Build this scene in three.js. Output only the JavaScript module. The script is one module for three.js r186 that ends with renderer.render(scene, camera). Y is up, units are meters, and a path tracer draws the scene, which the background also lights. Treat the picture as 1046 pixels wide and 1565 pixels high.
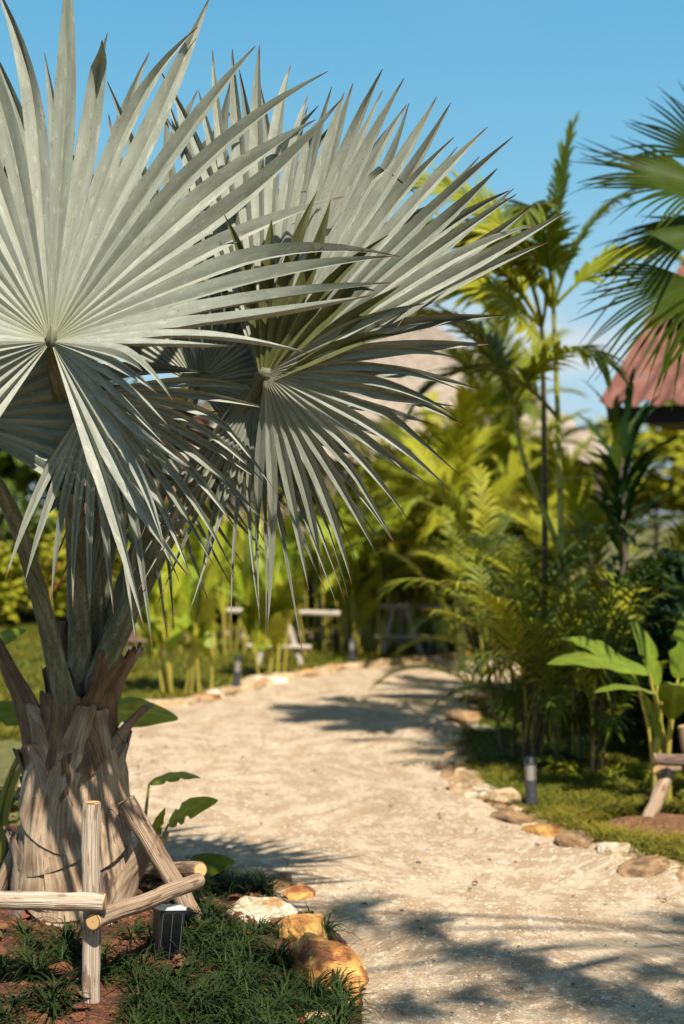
import * as THREE from 'three';
import { mergeGeometries, toCreasedNormals, mergeVertices } from 'three/addons/utils/BufferGeometryUtils.js';
import { ImprovedNoise } from 'three/addons/math/ImprovedNoise.js';

// ---------------------------------------------------------------- camera, sky, sun, exposure
const scene = new THREE.Scene();
const W = 1046, HH = 1565, F = 2174, CAM = 1.6;            // photo size, focal length in its pixels, eye height
const camera = new THREE.PerspectiveCamera(2 * Math.atan(HH / 2 / F) * 180 / Math.PI, W / HH, 0.1, 400);
camera.position.set(0, CAM, 0);
camera.lookAt(0, CAM, -10);
camera.filmGauge = 36;                                    // 50 mm lens on a full-frame body held upright
camera.fov = 2 * Math.atan(HH / 2 / F) * 180 / Math.PI; camera.updateProjectionMatrix();
camera.focus = 4.55; camera.userData.fStop = 2.0;

const SUN = new THREE.Vector3(0.186, 0.805, 0.565).normalize();
const sun = new THREE.DirectionalLight(new THREE.Color(1, 0.945, 0.84), 5);
sun.position.copy(SUN).multiplyScalar(30).add(new THREE.Vector3(0, 0, -9)); sun.target.position.set(0, 0, -9);
sun.castShadow = true; sun.shadow.radius = 1.2; sun.shadow.mapSize.set(4096, 4096);
Object.assign(sun.shadow.camera, { left: -16, right: 16, top: 18, bottom: -18, near: 1, far: 80 });
sun.name = 'sun'; scene.add(sun, sun.target);

const pn = new ImprovedNoise();
const fbm = (x, y, z, o = 4) => { let s = 0, a = 0.5, f = 1; for (let i = 0; i < o; i++) { s += a * pn.noise(x * f, y * f, z * f); a *= 0.5; f *= 2.03; } return s; };
const clamp = (x, a = 0, b = 1) => Math.min(b, Math.max(a, x));
const mix = (a, b, t) => a + (b - a) * t;
const sstep = (a, b, x) => { const t = clamp((x - a) / (b - a)); return t * t * (3 - 2 * t); };
{
  const w = 1024, h = 512, data = new Float32Array(w * h * 4);
  const stops = [[-90, [0.2, 0.2, 0.18]], [-2, [0.3, 0.32, 0.3]], [0, [0.60, 0.74, 0.82]], [6, [0.42, 0.68, 0.84]], [13, [0.23, 0.55, 0.78]], [21, [0.125, 0.43, 0.71]], [40, [0.06, 0.25, 0.48]], [90, [0.035, 0.14, 0.31]]];
  for (let j = 0; j < h; j++) {
    const el = ((j + 0.5) / h - 0.5) * 180; let k = 0;
    while (k < stops.length - 2 && el > stops[k + 1][0]) k++;
    const t = clamp((el - stops[k][0]) / (stops[k + 1][0] - stops[k][0]));
    const base = [0, 1, 2].map(c => mix(stops[k][1][c], stops[k + 1][1][c], t));
    for (let i = 0; i < w; i++) {
      const a = ((i + 0.5) / w - 0.5) * 2 * Math.PI, e = el * Math.PI / 180;
      const x = Math.cos(a) * Math.cos(e), y = Math.sin(e), z = Math.sin(a) * Math.cos(e);
      const n = fbm(x * 6 + 3.1, y * 16 + 1.7, z * 6, 5);
      const low = sstep(0, 2, el) * (1 - sstep(5, 11, el)), c = sstep(-0.12, 0.22, n) * low * 0.85 + sstep(-0.06, 0.2, fbm(x * 3.2 + 8, y * 3.2, z * 3.2, 5)) * sstep(17, 30, el) * 0.95;
      const cl = el > 16 ? [0.50, 0.51, 0.53] : [0.78, 0.79, 0.82];
      for (let q = 0; q < 3; q++) data[(j * w + i) * 4 + q] = mix(base[q], cl[q], c) / 1.8;
      data[(j * w + i) * 4 + 3] = 1;
    }
  }
  const sky = new THREE.DataTexture(data, w, h, THREE.RGBAFormat, THREE.FloatType);
  sky.mapping = THREE.EquirectangularReflectionMapping; sky.magFilter = sky.minFilter = THREE.LinearFilter; sky.needsUpdate = true;
  scene.background = sky; scene.environment = sky;
}
const renderer = new THREE.WebGLRenderer({ antialias: true });
renderer.setSize(684, 1024);
renderer.toneMapping = THREE.LinearToneMapping;
renderer.toneMappingExposure = 1.8;
renderer.shadowMap.enabled = true; renderer.shadowMap.type = THREE.PCFSoftShadowMap;

// ---------------------------------------------------------------- helpers
const V = (x, y, z) => new THREE.Vector3(x, y, z);
const P = (px, py, d) => V((px - W / 2) / F * d, CAM - (py - HH / 2) / F * d, -d);
const G = (px, py, h = 0) => { const d = (CAM - h) * F / (py - HH / 2); return V((px - W / 2) / F * d, h, -d); };
const rng = s => () => { s |= 0; s = s + 0x6D2B79F5 | 0; let t = Math.imul(s ^ s >>> 15, 1 | s); t = t + Math.imul(t ^ t >>> 7, 61 | t) ^ t; return ((t ^ t >>> 14) >>> 0) / 4294967296; };
const used = {};
const numbered = n => { const k = used[n] = (used[n] ?? -1) + 1; return k ? `${n}_${String(k).padStart(3, '0')}` : n; };
const tag = (o, label, category, group, kind) => { o.name = numbered(o.name); Object.assign(o.userData, { label, category }); if (group) o.userData.group = group; if (kind) o.userData.kind = kind; scene.add(o); return o; };
const thing = (name, label, category, pos = V(0, 0, 0), group) => { const g = new THREE.Group(); g.name = name; g.position.copy(pos); return tag(g, label, category, group); };
const struct = (name, geo, mat) => { const m = new THREE.Mesh(geo, mat); m.name = name; m.userData.kind = 'structure'; m.receiveShadow = m.castShadow = true; scene.add(m); return m; };
const part = (name, geo, mat, parent) => { const m = new THREE.Mesh(geo, mat); m.name = name; m.castShadow = m.receiveShadow = true; if (parent) parent.add(m); return m; };
class Geo {
  constructor() { this.p = []; this.u = []; this.i = []; }
  v(a, u = 0, w = 0) { this.p.push(a.x, a.y, a.z); this.u.push(u, w); return this.p.length / 3 - 1; }
  grid(rows, closed) {            // rows: arrays of [Vector3,u,v]
    const id = rows.map(r => r.map(q => this.v(q[0], q[1], q[2])));
    for (let a = 0; a + 1 < id.length; a++) for (let b = 0; b + 1 < id[a].length; b++) { const [A, B, C, D] = [id[a][b], id[a][b + 1], id[a + 1][b + 1], id[a + 1][b]]; this.i.push(A, B, C, A, C, D); }
    return this;
  }
  tube(pts, rad, sides = 8, flat = 1, flatDir = null, v0 = 0) {   // tapered tube through pts
    const rows = []; let len = v0, ref = flatDir ?? V(0.31, 0.11, 0.94).normalize();
    pts.forEach((p, k) => {
      const t = pts[Math.min(k + 1, pts.length - 1)].clone().sub(pts[Math.max(k - 1, 0)]).normalize();
      const a = ref.clone().addScaledVector(t, -ref.dot(t)).normalize(), b = t.clone().cross(a);
      if (k) len += p.distanceTo(pts[k - 1]);
      const r = typeof rad === 'function' ? rad(k / (pts.length - 1)) : Array.isArray(rad) ? rad[k] : rad, row = [];
      for (let s = 0; s <= sides; s++) { const q = s / sides * 2 * Math.PI; row.push([p.clone().addScaledVector(a, Math.cos(q) * r * flat).addScaledVector(b, Math.sin(q) * r), s / sides, len]); }
      rows.push(row);
    });
    this.grid(rows);
    for (const [k, s] of [[0, 1], [rows.length - 1, -1]]) {
      const c = this.v(pts[k], 0.5, 0.5), ids = rows[k].map(q => this.v(q[0], q[1], q[2]));
      for (let j = 0; j < sides; j++) s > 0 ? this.i.push(c, ids[j + 1], ids[j]) : this.i.push(c, ids[j], ids[j + 1]);
    }
    return this;
  }
  build() { const g = new THREE.BufferGeometry(); g.setAttribute('position', new THREE.Float32BufferAttribute(this.p, 3)); g.setAttribute('uv', new THREE.Float32BufferAttribute(this.u, 2)); g.setIndex(this.i); g.computeVertexNormals(); return g; }
}
const curve = (pts, n = 16) => new THREE.CatmullRomCurve3(pts).getPoints(n);
function tex(w, h, fn, { color = true, repeat } = {}) {
  const d = new Uint8Array(w * h * 4);
  for (let j = 0; j < h; j++) for (let i = 0; i < w; i++) { const c = fn((i + 0.5) / w, (j + 0.5) / h, i, j), o = (j * w + i) * 4; d[o] = clamp(c[0]) * 255; d[o + 1] = clamp(c[1]) * 255; d[o + 2] = clamp(c[2]) * 255; d[o + 3] = 255; }
  const t = new THREE.DataTexture(d, w, h); t.magFilter = THREE.LinearFilter; t.minFilter = THREE.LinearMipmapLinearFilter; t.generateMipmaps = true; t.wrapS = t.wrapT = THREE.RepeatWrapping;
  if (color) t.colorSpace = THREE.SRGBColorSpace; if (repeat) t.repeat.set(...repeat); t.needsUpdate = true; return t;
}
const hsv = (c, k) => [c[0] * k, c[1] * k, c[2] * k];
const mixc = (a, b, t) => [mix(a[0], b[0], t), mix(a[1], b[1], t), mix(a[2], b[2], t)];
// tileable noise over u,v in 0..1
const tn = (u, v, f, z, o = 4) => { const A = u * 2 * Math.PI, B = v * 2 * Math.PI, R = f / 6.283; return fbm(Math.cos(A) * R + 9 + z, Math.sin(A) * R + Math.cos(B) * R * 0.7 + z * 1.7, Math.sin(B) * R + 5 - z, o) * 1.6; };
const mat = (o) => new THREE.MeshPhysicalMaterial({ roughness: 0.8, side: THREE.DoubleSide, ...o });

// ---------------------------------------------------------------- materials
const M = {};
{
  // silver fan leaf: fine parallel veins, waxy bloom, specks and dried tips. u across, v along 0..1
  const silver = (base, yellow, tip, seed) => tex(128, 1024, (u, v, i) => {
    const vein = fbm(u * 46, v * 1.5, seed, 3), bloom = fbm(u * 3, v * 9, seed + 4, 4), speck = fbm(u * 14, v * 110, seed + 9, 3), blot = fbm(u * 5, v * 22, seed + 17, 4);
    let c = hsv(base, 1 + 0.12 * vein + 0.22 * bloom);
    c = mixc(c, hsv(base, 1.22), sstep(0.12, 0.35, blot) * 0.6);                       // waxy bloom rubbed off in patches
    const mid = Math.exp(-Math.pow((u - 0.5) / 0.016, 2)); c = mixc(c, yellow, mid * 0.6);
    const edge = sstep(0.475, 0.5, Math.abs(u - 0.5)); c = mixc(c, yellow, edge * 0.5);
    c = mixc(c, yellow, (1 - sstep(0.02, 0.14, v)) * 0.35);
    if (speck > 0.34) c = mixc(c, [0.34, 0.28, 0.2], 0.55);
    c = mixc(c, tip, sstep(0.2, 0.36, fbm(u * 2.2, v * 30, seed + 40, 3)) * sstep(0.4, 0.5, Math.abs(u - 0.5)) * 0.6);
    return mixc(c, tip, sstep(0.945, 0.985, v + 0.05 * bloom));
  });
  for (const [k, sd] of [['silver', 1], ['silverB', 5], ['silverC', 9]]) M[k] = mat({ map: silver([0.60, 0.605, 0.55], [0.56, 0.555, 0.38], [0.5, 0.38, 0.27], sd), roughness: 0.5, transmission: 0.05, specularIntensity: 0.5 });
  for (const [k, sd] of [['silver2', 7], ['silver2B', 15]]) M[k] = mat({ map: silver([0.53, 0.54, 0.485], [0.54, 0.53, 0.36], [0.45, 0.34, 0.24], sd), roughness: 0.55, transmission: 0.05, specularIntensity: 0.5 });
  M.olive = mat({ map: silver([0.38, 0.39, 0.24], [0.58, 0.54, 0.22], [0.5, 0.4, 0.2], 13), roughness: 0.55, transmission: 0.12, specularIntensity: 0.4 });
  M.petiole = mat({ map: tex(128, 512, (u, v) => { const s = tn(u, v, 9, 2, 4), f = tn(u, v, 60, 5, 3); let c = mixc([0.40, 0.40, 0.30], [0.55, 0.54, 0.45], sstep(-0.2, 0.4, s + f * 0.5)); return f > 0.42 ? hsv(c, 0.5) : c; }), roughness: 0.75 });
  const fib = (a, b, dark, seed) => tex(256, 512, (u, v) => {
    const q = u + v * 0.10, st = fbm(q * 46, v * 2.2, seed, 4), big = fbm(u * 4, v * 5, seed + 3, 4), st2 = fbm(q * 150, v * 6, seed + 8, 2);
    let c = mixc(a, b, sstep(-0.35, 0.35, st * 0.9 + big)); c = hsv(c, 1 + st2 * 0.22);
    return mixc(c, dark, sstep(0.16, 0.42, fbm(q * 34, v * 5, seed + 21, 4)) * 0.5);
  });
  const fibB = tex(256, 512, (u, v) => { const q = u + v * 0.06, k = 0.5 + fbm(q * 60, v * 3.2, 1, 4) * 0.7 + fbm(q * 150, v * 6, 9, 2) * 0.4; return [k, k, k]; }, { color: false });
  M.bootTan = mat({ map: fib([0.56, 0.44, 0.34], [0.74, 0.64, 0.52], [0.34, 0.23, 0.16], 1), bumpMap: fibB, bumpScale: 0.0035, roughness: 0.85 });
  M.bootBrown = mat({ map: fib([0.36, 0.25, 0.15], [0.57, 0.42, 0.28], [0.18, 0.12, 0.08], 31), bumpMap: fibB, bumpScale: 0.005, roughness: 0.7 });
  M.bootGrey = mat({ map: fib([0.47, 0.38, 0.31], [0.64, 0.55, 0.46], [0.26, 0.18, 0.13], 47), bumpMap: fibB, bumpScale: 0.0035, roughness: 0.85 });
  M.trunk = mat({ map: fib([0.30, 0.23, 0.17], [0.46, 0.38, 0.30], [0.10, 0.07, 0.05], 61), bumpMap: fibB, bumpScale: 0.012, roughness: 0.95 });
  M.thread = mat({ color: 0x9a8f74, roughness: 0.8 });
  M.fibre = mat({ color: 0x5a4430, roughness: 0.9 });
  const wood = (a, b, k, seed) => tex(256, 1024, (u, v) => {
    const g = fbm(Math.cos(u * 6.283) * 5 + seed, Math.sin(u * 6.283) * 5, v * 2.5, 4), fine = fbm(Math.cos(u * 6.283) * 22, Math.sin(u * 6.283) * 22, v * 6 + seed, 3), bark = fbm(Math.cos(u * 6.283) * 1.6 + seed * 2, Math.sin(u * 6.283) * 1.6, v * 11, 4);
    let c = mixc(a, b, sstep(-0.3, 0.3, g)); c = hsv(c, 1 + fine * 0.18); c = mixc(c, k, sstep(0.10, 0.30, bark) * 0.6);
    const kn = Math.hypot((u - (0.3 + 0.5 * ((seed * 7.3) % 1))) * 3, (v - 0.62) * 14); return mixc(c, hsv(k, 0.7), 1 - sstep(0.1, 0.28, kn));
  });
  const woodB = tex(256, 512, (u, v) => { const k = 0.5 + fbm(Math.cos(u * 6.283) * 12, Math.sin(u * 6.283) * 12, v * 4, 4) * 0.9; return [k, k, k]; }, { color: false });
  M.pole = mat({ map: wood([0.64, 0.55, 0.46], [0.80, 0.73, 0.64], [0.43, 0.30, 0.22], 1.3), bumpMap: woodB, bumpScale: 0.005 });
  M.pole2 = mat({ map: wood([0.56, 0.45, 0.35], [0.74, 0.63, 0.51], [0.36, 0.24, 0.17], 3.7), bumpMap: woodB, bumpScale: 0.006 });
  M.poleDark = mat({ map: wood([0.40, 0.31, 0.25], [0.55, 0.45, 0.37], [0.25, 0.18, 0.14], 5.1), bumpMap: woodB, bumpScale: 0.006 });
  M.endGrain = mat({ map: tex(128, 128, (u, v) => { const x = u - 0.5, y = v - 0.5, r = Math.hypot(x, y), a = Math.atan2(y, x); const ring = Math.sin((r + 0.01 * fbm(x * 8, y * 8, 1)) * 130), crack = fbm(Math.cos(a) * 7, Math.sin(a) * 7, r, 3); let c = hsv([0.80, 0.64, 0.42], 1 + ring * 0.06 + fbm(x * 20, y * 20, 4) * 0.25); if (crack > 0.3 && r < 0.42) c = hsv(c, 0.6); return r < 0.05 ? hsv(c, 0.7) : r > 0.44 ? [0.42, 0.31, 0.22] : c; }) });
  // soils
  const soil = (a, b, c3, s, z = 512) => tex(z, z, (u, v) => { const n = tn(u, v, 14, s, 5), m = tn(u, v, 70, s + 3, 4), f = tn(u, v, 260, s + 6, 2); let c = mixc(a, b, sstep(-0.35, 0.35, n + m * 0.5)); c = mixc(c, c3, sstep(0.25, 0.55, m + f * 0.4)); return hsv(c, 1 + f * 0.2); });
  const grit = tex(512, 512, (u, v) => { const k = 0.5 + tn(u, v, 40, 1, 4) * 0.5 + tn(u, v, 240, 4, 3) * 0.6; return [k, k, k]; }, { color: false });
  M.path = mat({ map: soil([0.63, 0.53, 0.415], [0.72, 0.635, 0.525], [0.785, 0.72, 0.63], 1, 1024), bumpMap: grit, bumpScale: 0.007, roughness: 0.95 });
  M.bed = mat({ map: soil([0.36, 0.19, 0.10], [0.50, 0.29, 0.15], [0.58, 0.38, 0.22], 8), bumpMap: grit, bumpScale: 0.03, roughness: 0.95 });
  M.bed2 = mat({ map: soil([0.52, 0.34, 0.19], [0.64, 0.45, 0.27], [0.70, 0.54, 0.36], 12), bumpMap: grit, bumpScale: 0.03, roughness: 0.95 });
  M.lawn = mat({ map: soil([0.34, 0.34, 0.13], [0.43, 0.42, 0.18], [0.50, 0.40, 0.24], 15), bumpMap: grit, bumpScale: 0.03, roughness: 0.95 });
  M.clod = mat({ map: soil([0.36, 0.20, 0.11], [0.48, 0.30, 0.17], [0.55, 0.38, 0.24], 22), roughness: 0.95 });
  // rocks
  const rkB = tex(512, 512, (u, v) => { const k = 0.5 + tn(u, v, 12, 3, 5) * 0.7 + tn(u, v, 70, 6, 3) * 0.35; return [k, k, k]; }, { color: false });
  M.stone = mat({ vertexColors: true, bumpMap: rkB, bumpScale: 0.008, roughness: 0.85 });
  M.pebble = mat({ color: 0xffffff, roughness: 0.9 });
  // foliage: u across, v along
  const leaf = (base, mid, seed, o = {}, ribs = 0) => mat({ map: tex(64, 256, (u, v) => { const n = fbm(u * 3, v * 7, seed, 4), f = fbm(u * 30, v * 3, seed + 4, 2), r = ribs ? Math.sin((v * ribs + Math.abs(u - 0.5) * -ribs * 0.25) * 6.283) : 0; let c = hsv(base, 1 + 0.25 * n + 0.12 * f + 0.13 * r); if (ribs) c = mixc(c, [0.50, 0.36, 0.16], sstep(0.47, 0.53, Math.abs(u - 0.5) + 0.12 * fbm(u * 2, v * 12, seed + 50, 3)) * 0.6); c = mixc(c, mid, Math.exp(-Math.pow((u - 0.5) / 0.035, 2)) * 0.7); return mixc(c, [0.55, 0.42, 0.2], sstep(0.28, 0.5, fbm(u * 2, v * 5, seed + 31, 3)) * 0.5); }), roughness: 0.5, specularIntensity: 0.35, transmission: 0.42, ...o });
  M.areca = leaf([0.56, 0.585, 0.10], [0.66, 0.62, 0.22], 1);
  M.arecaY = leaf([0.69, 0.68, 0.13], [0.78, 0.72, 0.28], 2, { transmission: 0.5 });
  M.arecaD = leaf([0.42, 0.47, 0.10], [0.52, 0.55, 0.16], 3, { transmission: 0.4 });
  M.bamboo = leaf([0.30, 0.35, 0.08], [0.42, 0.44, 0.14], 4, { transmission: 0.35 });
  M.canna = leaf([0.56, 0.63, 0.14], [0.66, 0.68, 0.30], 5, {}, 40);
  M.cannaY = leaf([0.70, 0.72, 0.20], [0.80, 0.76, 0.40], 6, {}, 40);
  M.banana = leaf([0.48, 0.55, 0.15], [0.58, 0.62, 0.26], 8, { transmission: 0.4 }, 50);
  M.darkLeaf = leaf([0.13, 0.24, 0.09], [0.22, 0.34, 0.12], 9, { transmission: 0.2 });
  M.hedge = leaf([0.34, 0.40, 0.11], [0.34, 0.42, 0.14], 10, { transmission: 0.3 });
  M.hedgeY = leaf([0.64, 0.63, 0.13], [0.6, 0.6, 0.22], 12, { transmission: 0.35 });
  M.fanGreen = leaf([0.25, 0.31, 0.08], [0.40, 0.42, 0.15], 14, { transmission: 0.25, specularIntensity: 0.15 });
  M.mondo = leaf([0.17, 0.235, 0.095], [0.25, 0.31, 0.13], 15, { transmission: 0.2, roughness: 0.6, specularIntensity: 0.25 });
  M.grass = leaf([0.43, 0.46, 0.14], [0.50, 0.51, 0.18], 16, { transmission: 0.3, roughness: 0.6 });
  M.cane = mat({ map: tex(32, 256, (u, v) => { const ring = Math.abs(((v * 4) % 1) - 0.5) > 0.46 ? 0.72 : 1; return hsv([0.55, 0.55, 0.20], ring * (1 + fbm(u * 4, v * 8, 2) * 0.4)); }), roughness: 0.5 });
  M.caneDark = mat({ map: tex(32, 256, (u, v) => { const ring = Math.abs(((v * 5) % 1) - 0.5) > 0.46 ? 1.5 : 1; return hsv([0.27, 0.24, 0.13], ring * (1 + fbm(u * 4, v * 8, 2) * 0.5)); }), roughness: 0.6 });
  M.stalk = mat({ map: tex(32, 256, (u, v) => hsv([0.66, 0.60, 0.24], 1 + fbm(u * 8, v * 4, 7) * 0.5)), roughness: 0.5 });
  M.bark = mat({ map: fib([0.33, 0.28, 0.23], [0.47, 0.42, 0.36], [0.2, 0.16, 0.13], 71), roughness: 0.9 });
  M.twig = mat({ map: fib([0.55, 0.48, 0.40], [0.70, 0.63, 0.54], [0.38, 0.32, 0.26], 77), roughness: 0.9 });
  M.litter = mat({ color: 0x6b4a30, roughness: 0.9 });
  M.black = mat({ color: 0x17181a, roughness: 0.45 });
  M.panel = mat({ color: 0x07080c, roughness: 0.18, clearcoat: 1, clearcoatRoughness: 0.12 });
  M.trim = mat({ color: 0x55585c, roughness: 0.5 });
  M.capWhite = mat({ color: 0xd9d8d0, roughness: 0.4 });
  M.bollard = mat({ map: tex(64, 128, (u, v) => hsv([0.24, 0.24, 0.26], 1 + tn(u, v, 10, 3) * 0.4)), roughness: 0.5 });
  M.lens = mat({ color: 0xcfc7b4, roughness: 0.25, transmission: 0.55 });
  M.thatch = mat({ map: tex(512, 512, (u, v) => { const s = fbm(u * 130, v * 5, 2, 3), b = tn(u, v, 7, 4, 4); return hsv(mixc([0.64, 0.57, 0.50], [0.72, 0.65, 0.58], sstep(-0.4, 0.4, b)), 1 + s * 0.35); }), bumpMap: tex(512, 512, (u, v) => { const k = 0.5 + fbm(u * 130, v * 5, 2, 3); return [k, k, k]; }, { color: false }), bumpScale: 0.03, roughness: 1 });
  M.thatchDark = mat({ map: tex(256, 256, (u, v) => hsv([0.44, 0.33, 0.26], 1 + fbm(u * 90, v * 5, 2, 3) * 0.6 + tn(u, v, 7, 4, 4) * 0.4)), roughness: 1 });
  M.wall = mat({ map: tex(256, 256, (u, v) => hsv([0.66, 0.56, 0.38], 1 + tn(u, v, 9, 4, 5) * 0.2)), roughness: 0.95 });
  M.roofRed = mat({ map: tex(512, 512, (u, v) => { const n = tn(u, v, 6, 5, 5), s = fbm(u * 60, v * 4, 3, 3), sp = tn(u, v, 60, 9, 3); let c = mixc([0.41, 0.235, 0.175], [0.50, 0.31, 0.24], sstep(-0.4, 0.4, n + s * 0.6)); c = mixc(c, [0.42, 0.34, 0.31], sstep(0.2, 0.6, n + s) * 0.5); return sp > 0.5 ? hsv(c, 0.75) : c; }), roughness: 0.7 });
  M.fascia = mat({ color: 0x241a16, roughness: 0.8 });
  M.soffit = mat({ map: tex(64, 64, (u, v) => hsv([0.55, 0.47, 0.33], 1 + tn(u, v, 8, 3) * 0.2)), roughness: 0.9 });
  M.glass = mat({ color: 0x1a2224, roughness: 0.08 });
  M.whiteWood = mat({ map: wood([0.64, 0.59, 0.52], [0.78, 0.73, 0.66], [0.48, 0.42, 0.35], 8.2), roughness: 0.85 });
  M.flower = mat({ color: 0xc23a16, roughness: 0.6 });
}
for (const m of Object.values(M)) m.color.multiplyScalar(0.84);      // albedos measured against the brighter exposure
console.log('materials');

// ---------------------------------------------------------------- ground, path, bed
const smoothPts = (pts, n) => new THREE.CatmullRomCurve3(pts).getPoints(n);
// path edges on the ground, near to far
const pathL = smoothPts([V(-0.15, 0, -2), V(0.05, 0, -3.6), V(0.10, 0, -4.9), V(-0.05, 0, -5.5), V(-0.62, 0, -6.1), V(-1.25, 0, -7.0), V(-1.75, 0, -8.6), V(-1.95, 0, -10.2), V(-1.72, 0, -11.1), G(300, 1080), G(385, 1056), G(470, 1038), G(560, 1024), G(640, 1016), G(740, 1006), V(3.2, 0, -16.3), V(7, 0, -17.2)], 120);
const pathR = smoothPts([V(2.6, 0, -2), V(2.35, 0, -3.8), V(1.95, 0, -5.2), G(1046, 1345), G(930, 1315), G(800, 1272), G(738, 1232), G(690, 1190), G(676, 1160), G(690, 1120), G(705, 1090), G(738, 1060), G(800, 1042), V(2.6, 0, -13.6), V(3.6, 0, -14.0), V(5, 0, -14.4), V(7, 0, -14.7)], 120);
{
  const rows = [];
  for (let k = 0; k <= 120; k++) { const row = []; const wd = pathL[k].distanceTo(pathR[k]); for (let j = -3; j <= 43; j++) { const out = j < 0 ? -j : j > 40 ? j - 40 : 0, p = pathL[k].clone().lerp(pathR[k], j < 0 ? j * 0.08 / wd : j > 40 ? 1 + (j - 40) * 0.08 / wd : j / 40); p.y = -0.018 * out + 0.006 + 0.018 * fbm(p.x * 1.3, 2, p.z * 1.3, 3) + 0.002 * fbm(p.x * 7, 5, p.z * 7, 3) + 0.02; row.push([p, p.x / 2.3, p.z / 2.3]); } rows.push(row); }
  const pg = new Geo().grid(rows).build(), pc = []; for (let i = 0; i < pg.attributes.position.count; i++) { const x = pg.attributes.position.getX(i), z = pg.attributes.position.getZ(i), k = 1 + 0.34 * fbm(x * 0.9, 7, z * 0.55, 4) + 0.22 * fbm(x * 3.1, 2, z * 2.2, 3); pc.push(k * 1.01, k, k * 0.98); } pg.setAttribute('color', new THREE.Float32BufferAttribute(pc, 3)); M.path.vertexColors = true;
  struct('path', pg, M.path);
  const gr = []; for (let k = 0; k <= 60; k++) { const row = []; for (let j = 0; j <= 60; j++) { const f = q => Math.sign(q) * Math.pow(Math.abs(q), 2.2) * 150; const p = V(f(j / 30 - 1), -0.02, f(k / 30 - 1) - 8); row.push([p, p.x / 2.7, p.z / 2.7]); } gr.push(row); }
  struct('ground', new Geo().grid(gr).build(), M.lawn);
}
{ const c = G(1020, 1268), rows = []; for (let k = 0; k <= 14; k++) { const row = []; for (let a = 0; a <= 40; a++) { const q = a / 40 * 6.2832, r = k / 14 * (0.52 + 0.12 * fbm(Math.cos(q) * 1.5, Math.sin(q) * 1.5, 3, 3)), x = c.x + Math.cos(q) * r, z = c.z + Math.sin(q) * r * 0.8; row.push([V(x, mix(0.06, -0.03, sstep(0.2, 1, k / 14)) + 0.03 * fbm(x * 9, 3, z * 9, 3), z), x / 0.9, z / 0.9]); } rows.push(row); } struct('soil_mound', new Geo().grid(rows).build(), M.bed2); }
const inPoly = (x, z, pts) => { let c = false; for (let i = 0, j = pts.length - 1; i < pts.length; j = i++) { const a = pts[i], b = pts[j]; if ((a.z > z) !== (b.z > z) && x < (b.x - a.x) * (z - a.z) / (b.z - a.z) + a.x) c = !c; } return c; };
const pathPoly = [...pathL, ...[...pathR].reverse()];
const onPath = (x, z) => inPoly(x, z, pathPoly);
const TR = V(-0.995, 0, -5.3);
const bedY = (x, z) => { const e = Math.hypot(x - TR.x, (z - TR.z) * 0.9); return 0.02 + 0.10 * (1 - sstep(0.3, 1.5, e)) + 0.02 * fbm(x * 4, 1, z * 4, 3) + 0.022 * fbm(x * 14, 3, z * 14, 3); };
{
  const rows = []; const edge = z => { let best = 9, bx = 0; for (const p of pathL) if (Math.abs(p.z - z) < best) { best = Math.abs(p.z - z); bx = p.x; } return bx; };
  for (let k = 0; k <= 110; k++) { const z = -2.6 - k * 0.042, row = [], e = edge(z) + 0.03; for (let j = 0; j <= 90; j++) { const x = mix(-3.6, e, j / 90), t = sstep(0, 0.3, e - x) * sstep(0, 0.5, x + 3.6) * sstep(-7.2, -6.9, z); row.push([V(x, mix(0.012 - 0.03 * (1 - sstep(0, 0.4, x + 3.6)), bedY(x, z), t), z), x / 0.9, z / 0.9]); } rows.push(row); }
  struct('planting_bed', new Geo().grid(rows).build(), M.bed);
}
console.log('ground');

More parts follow.
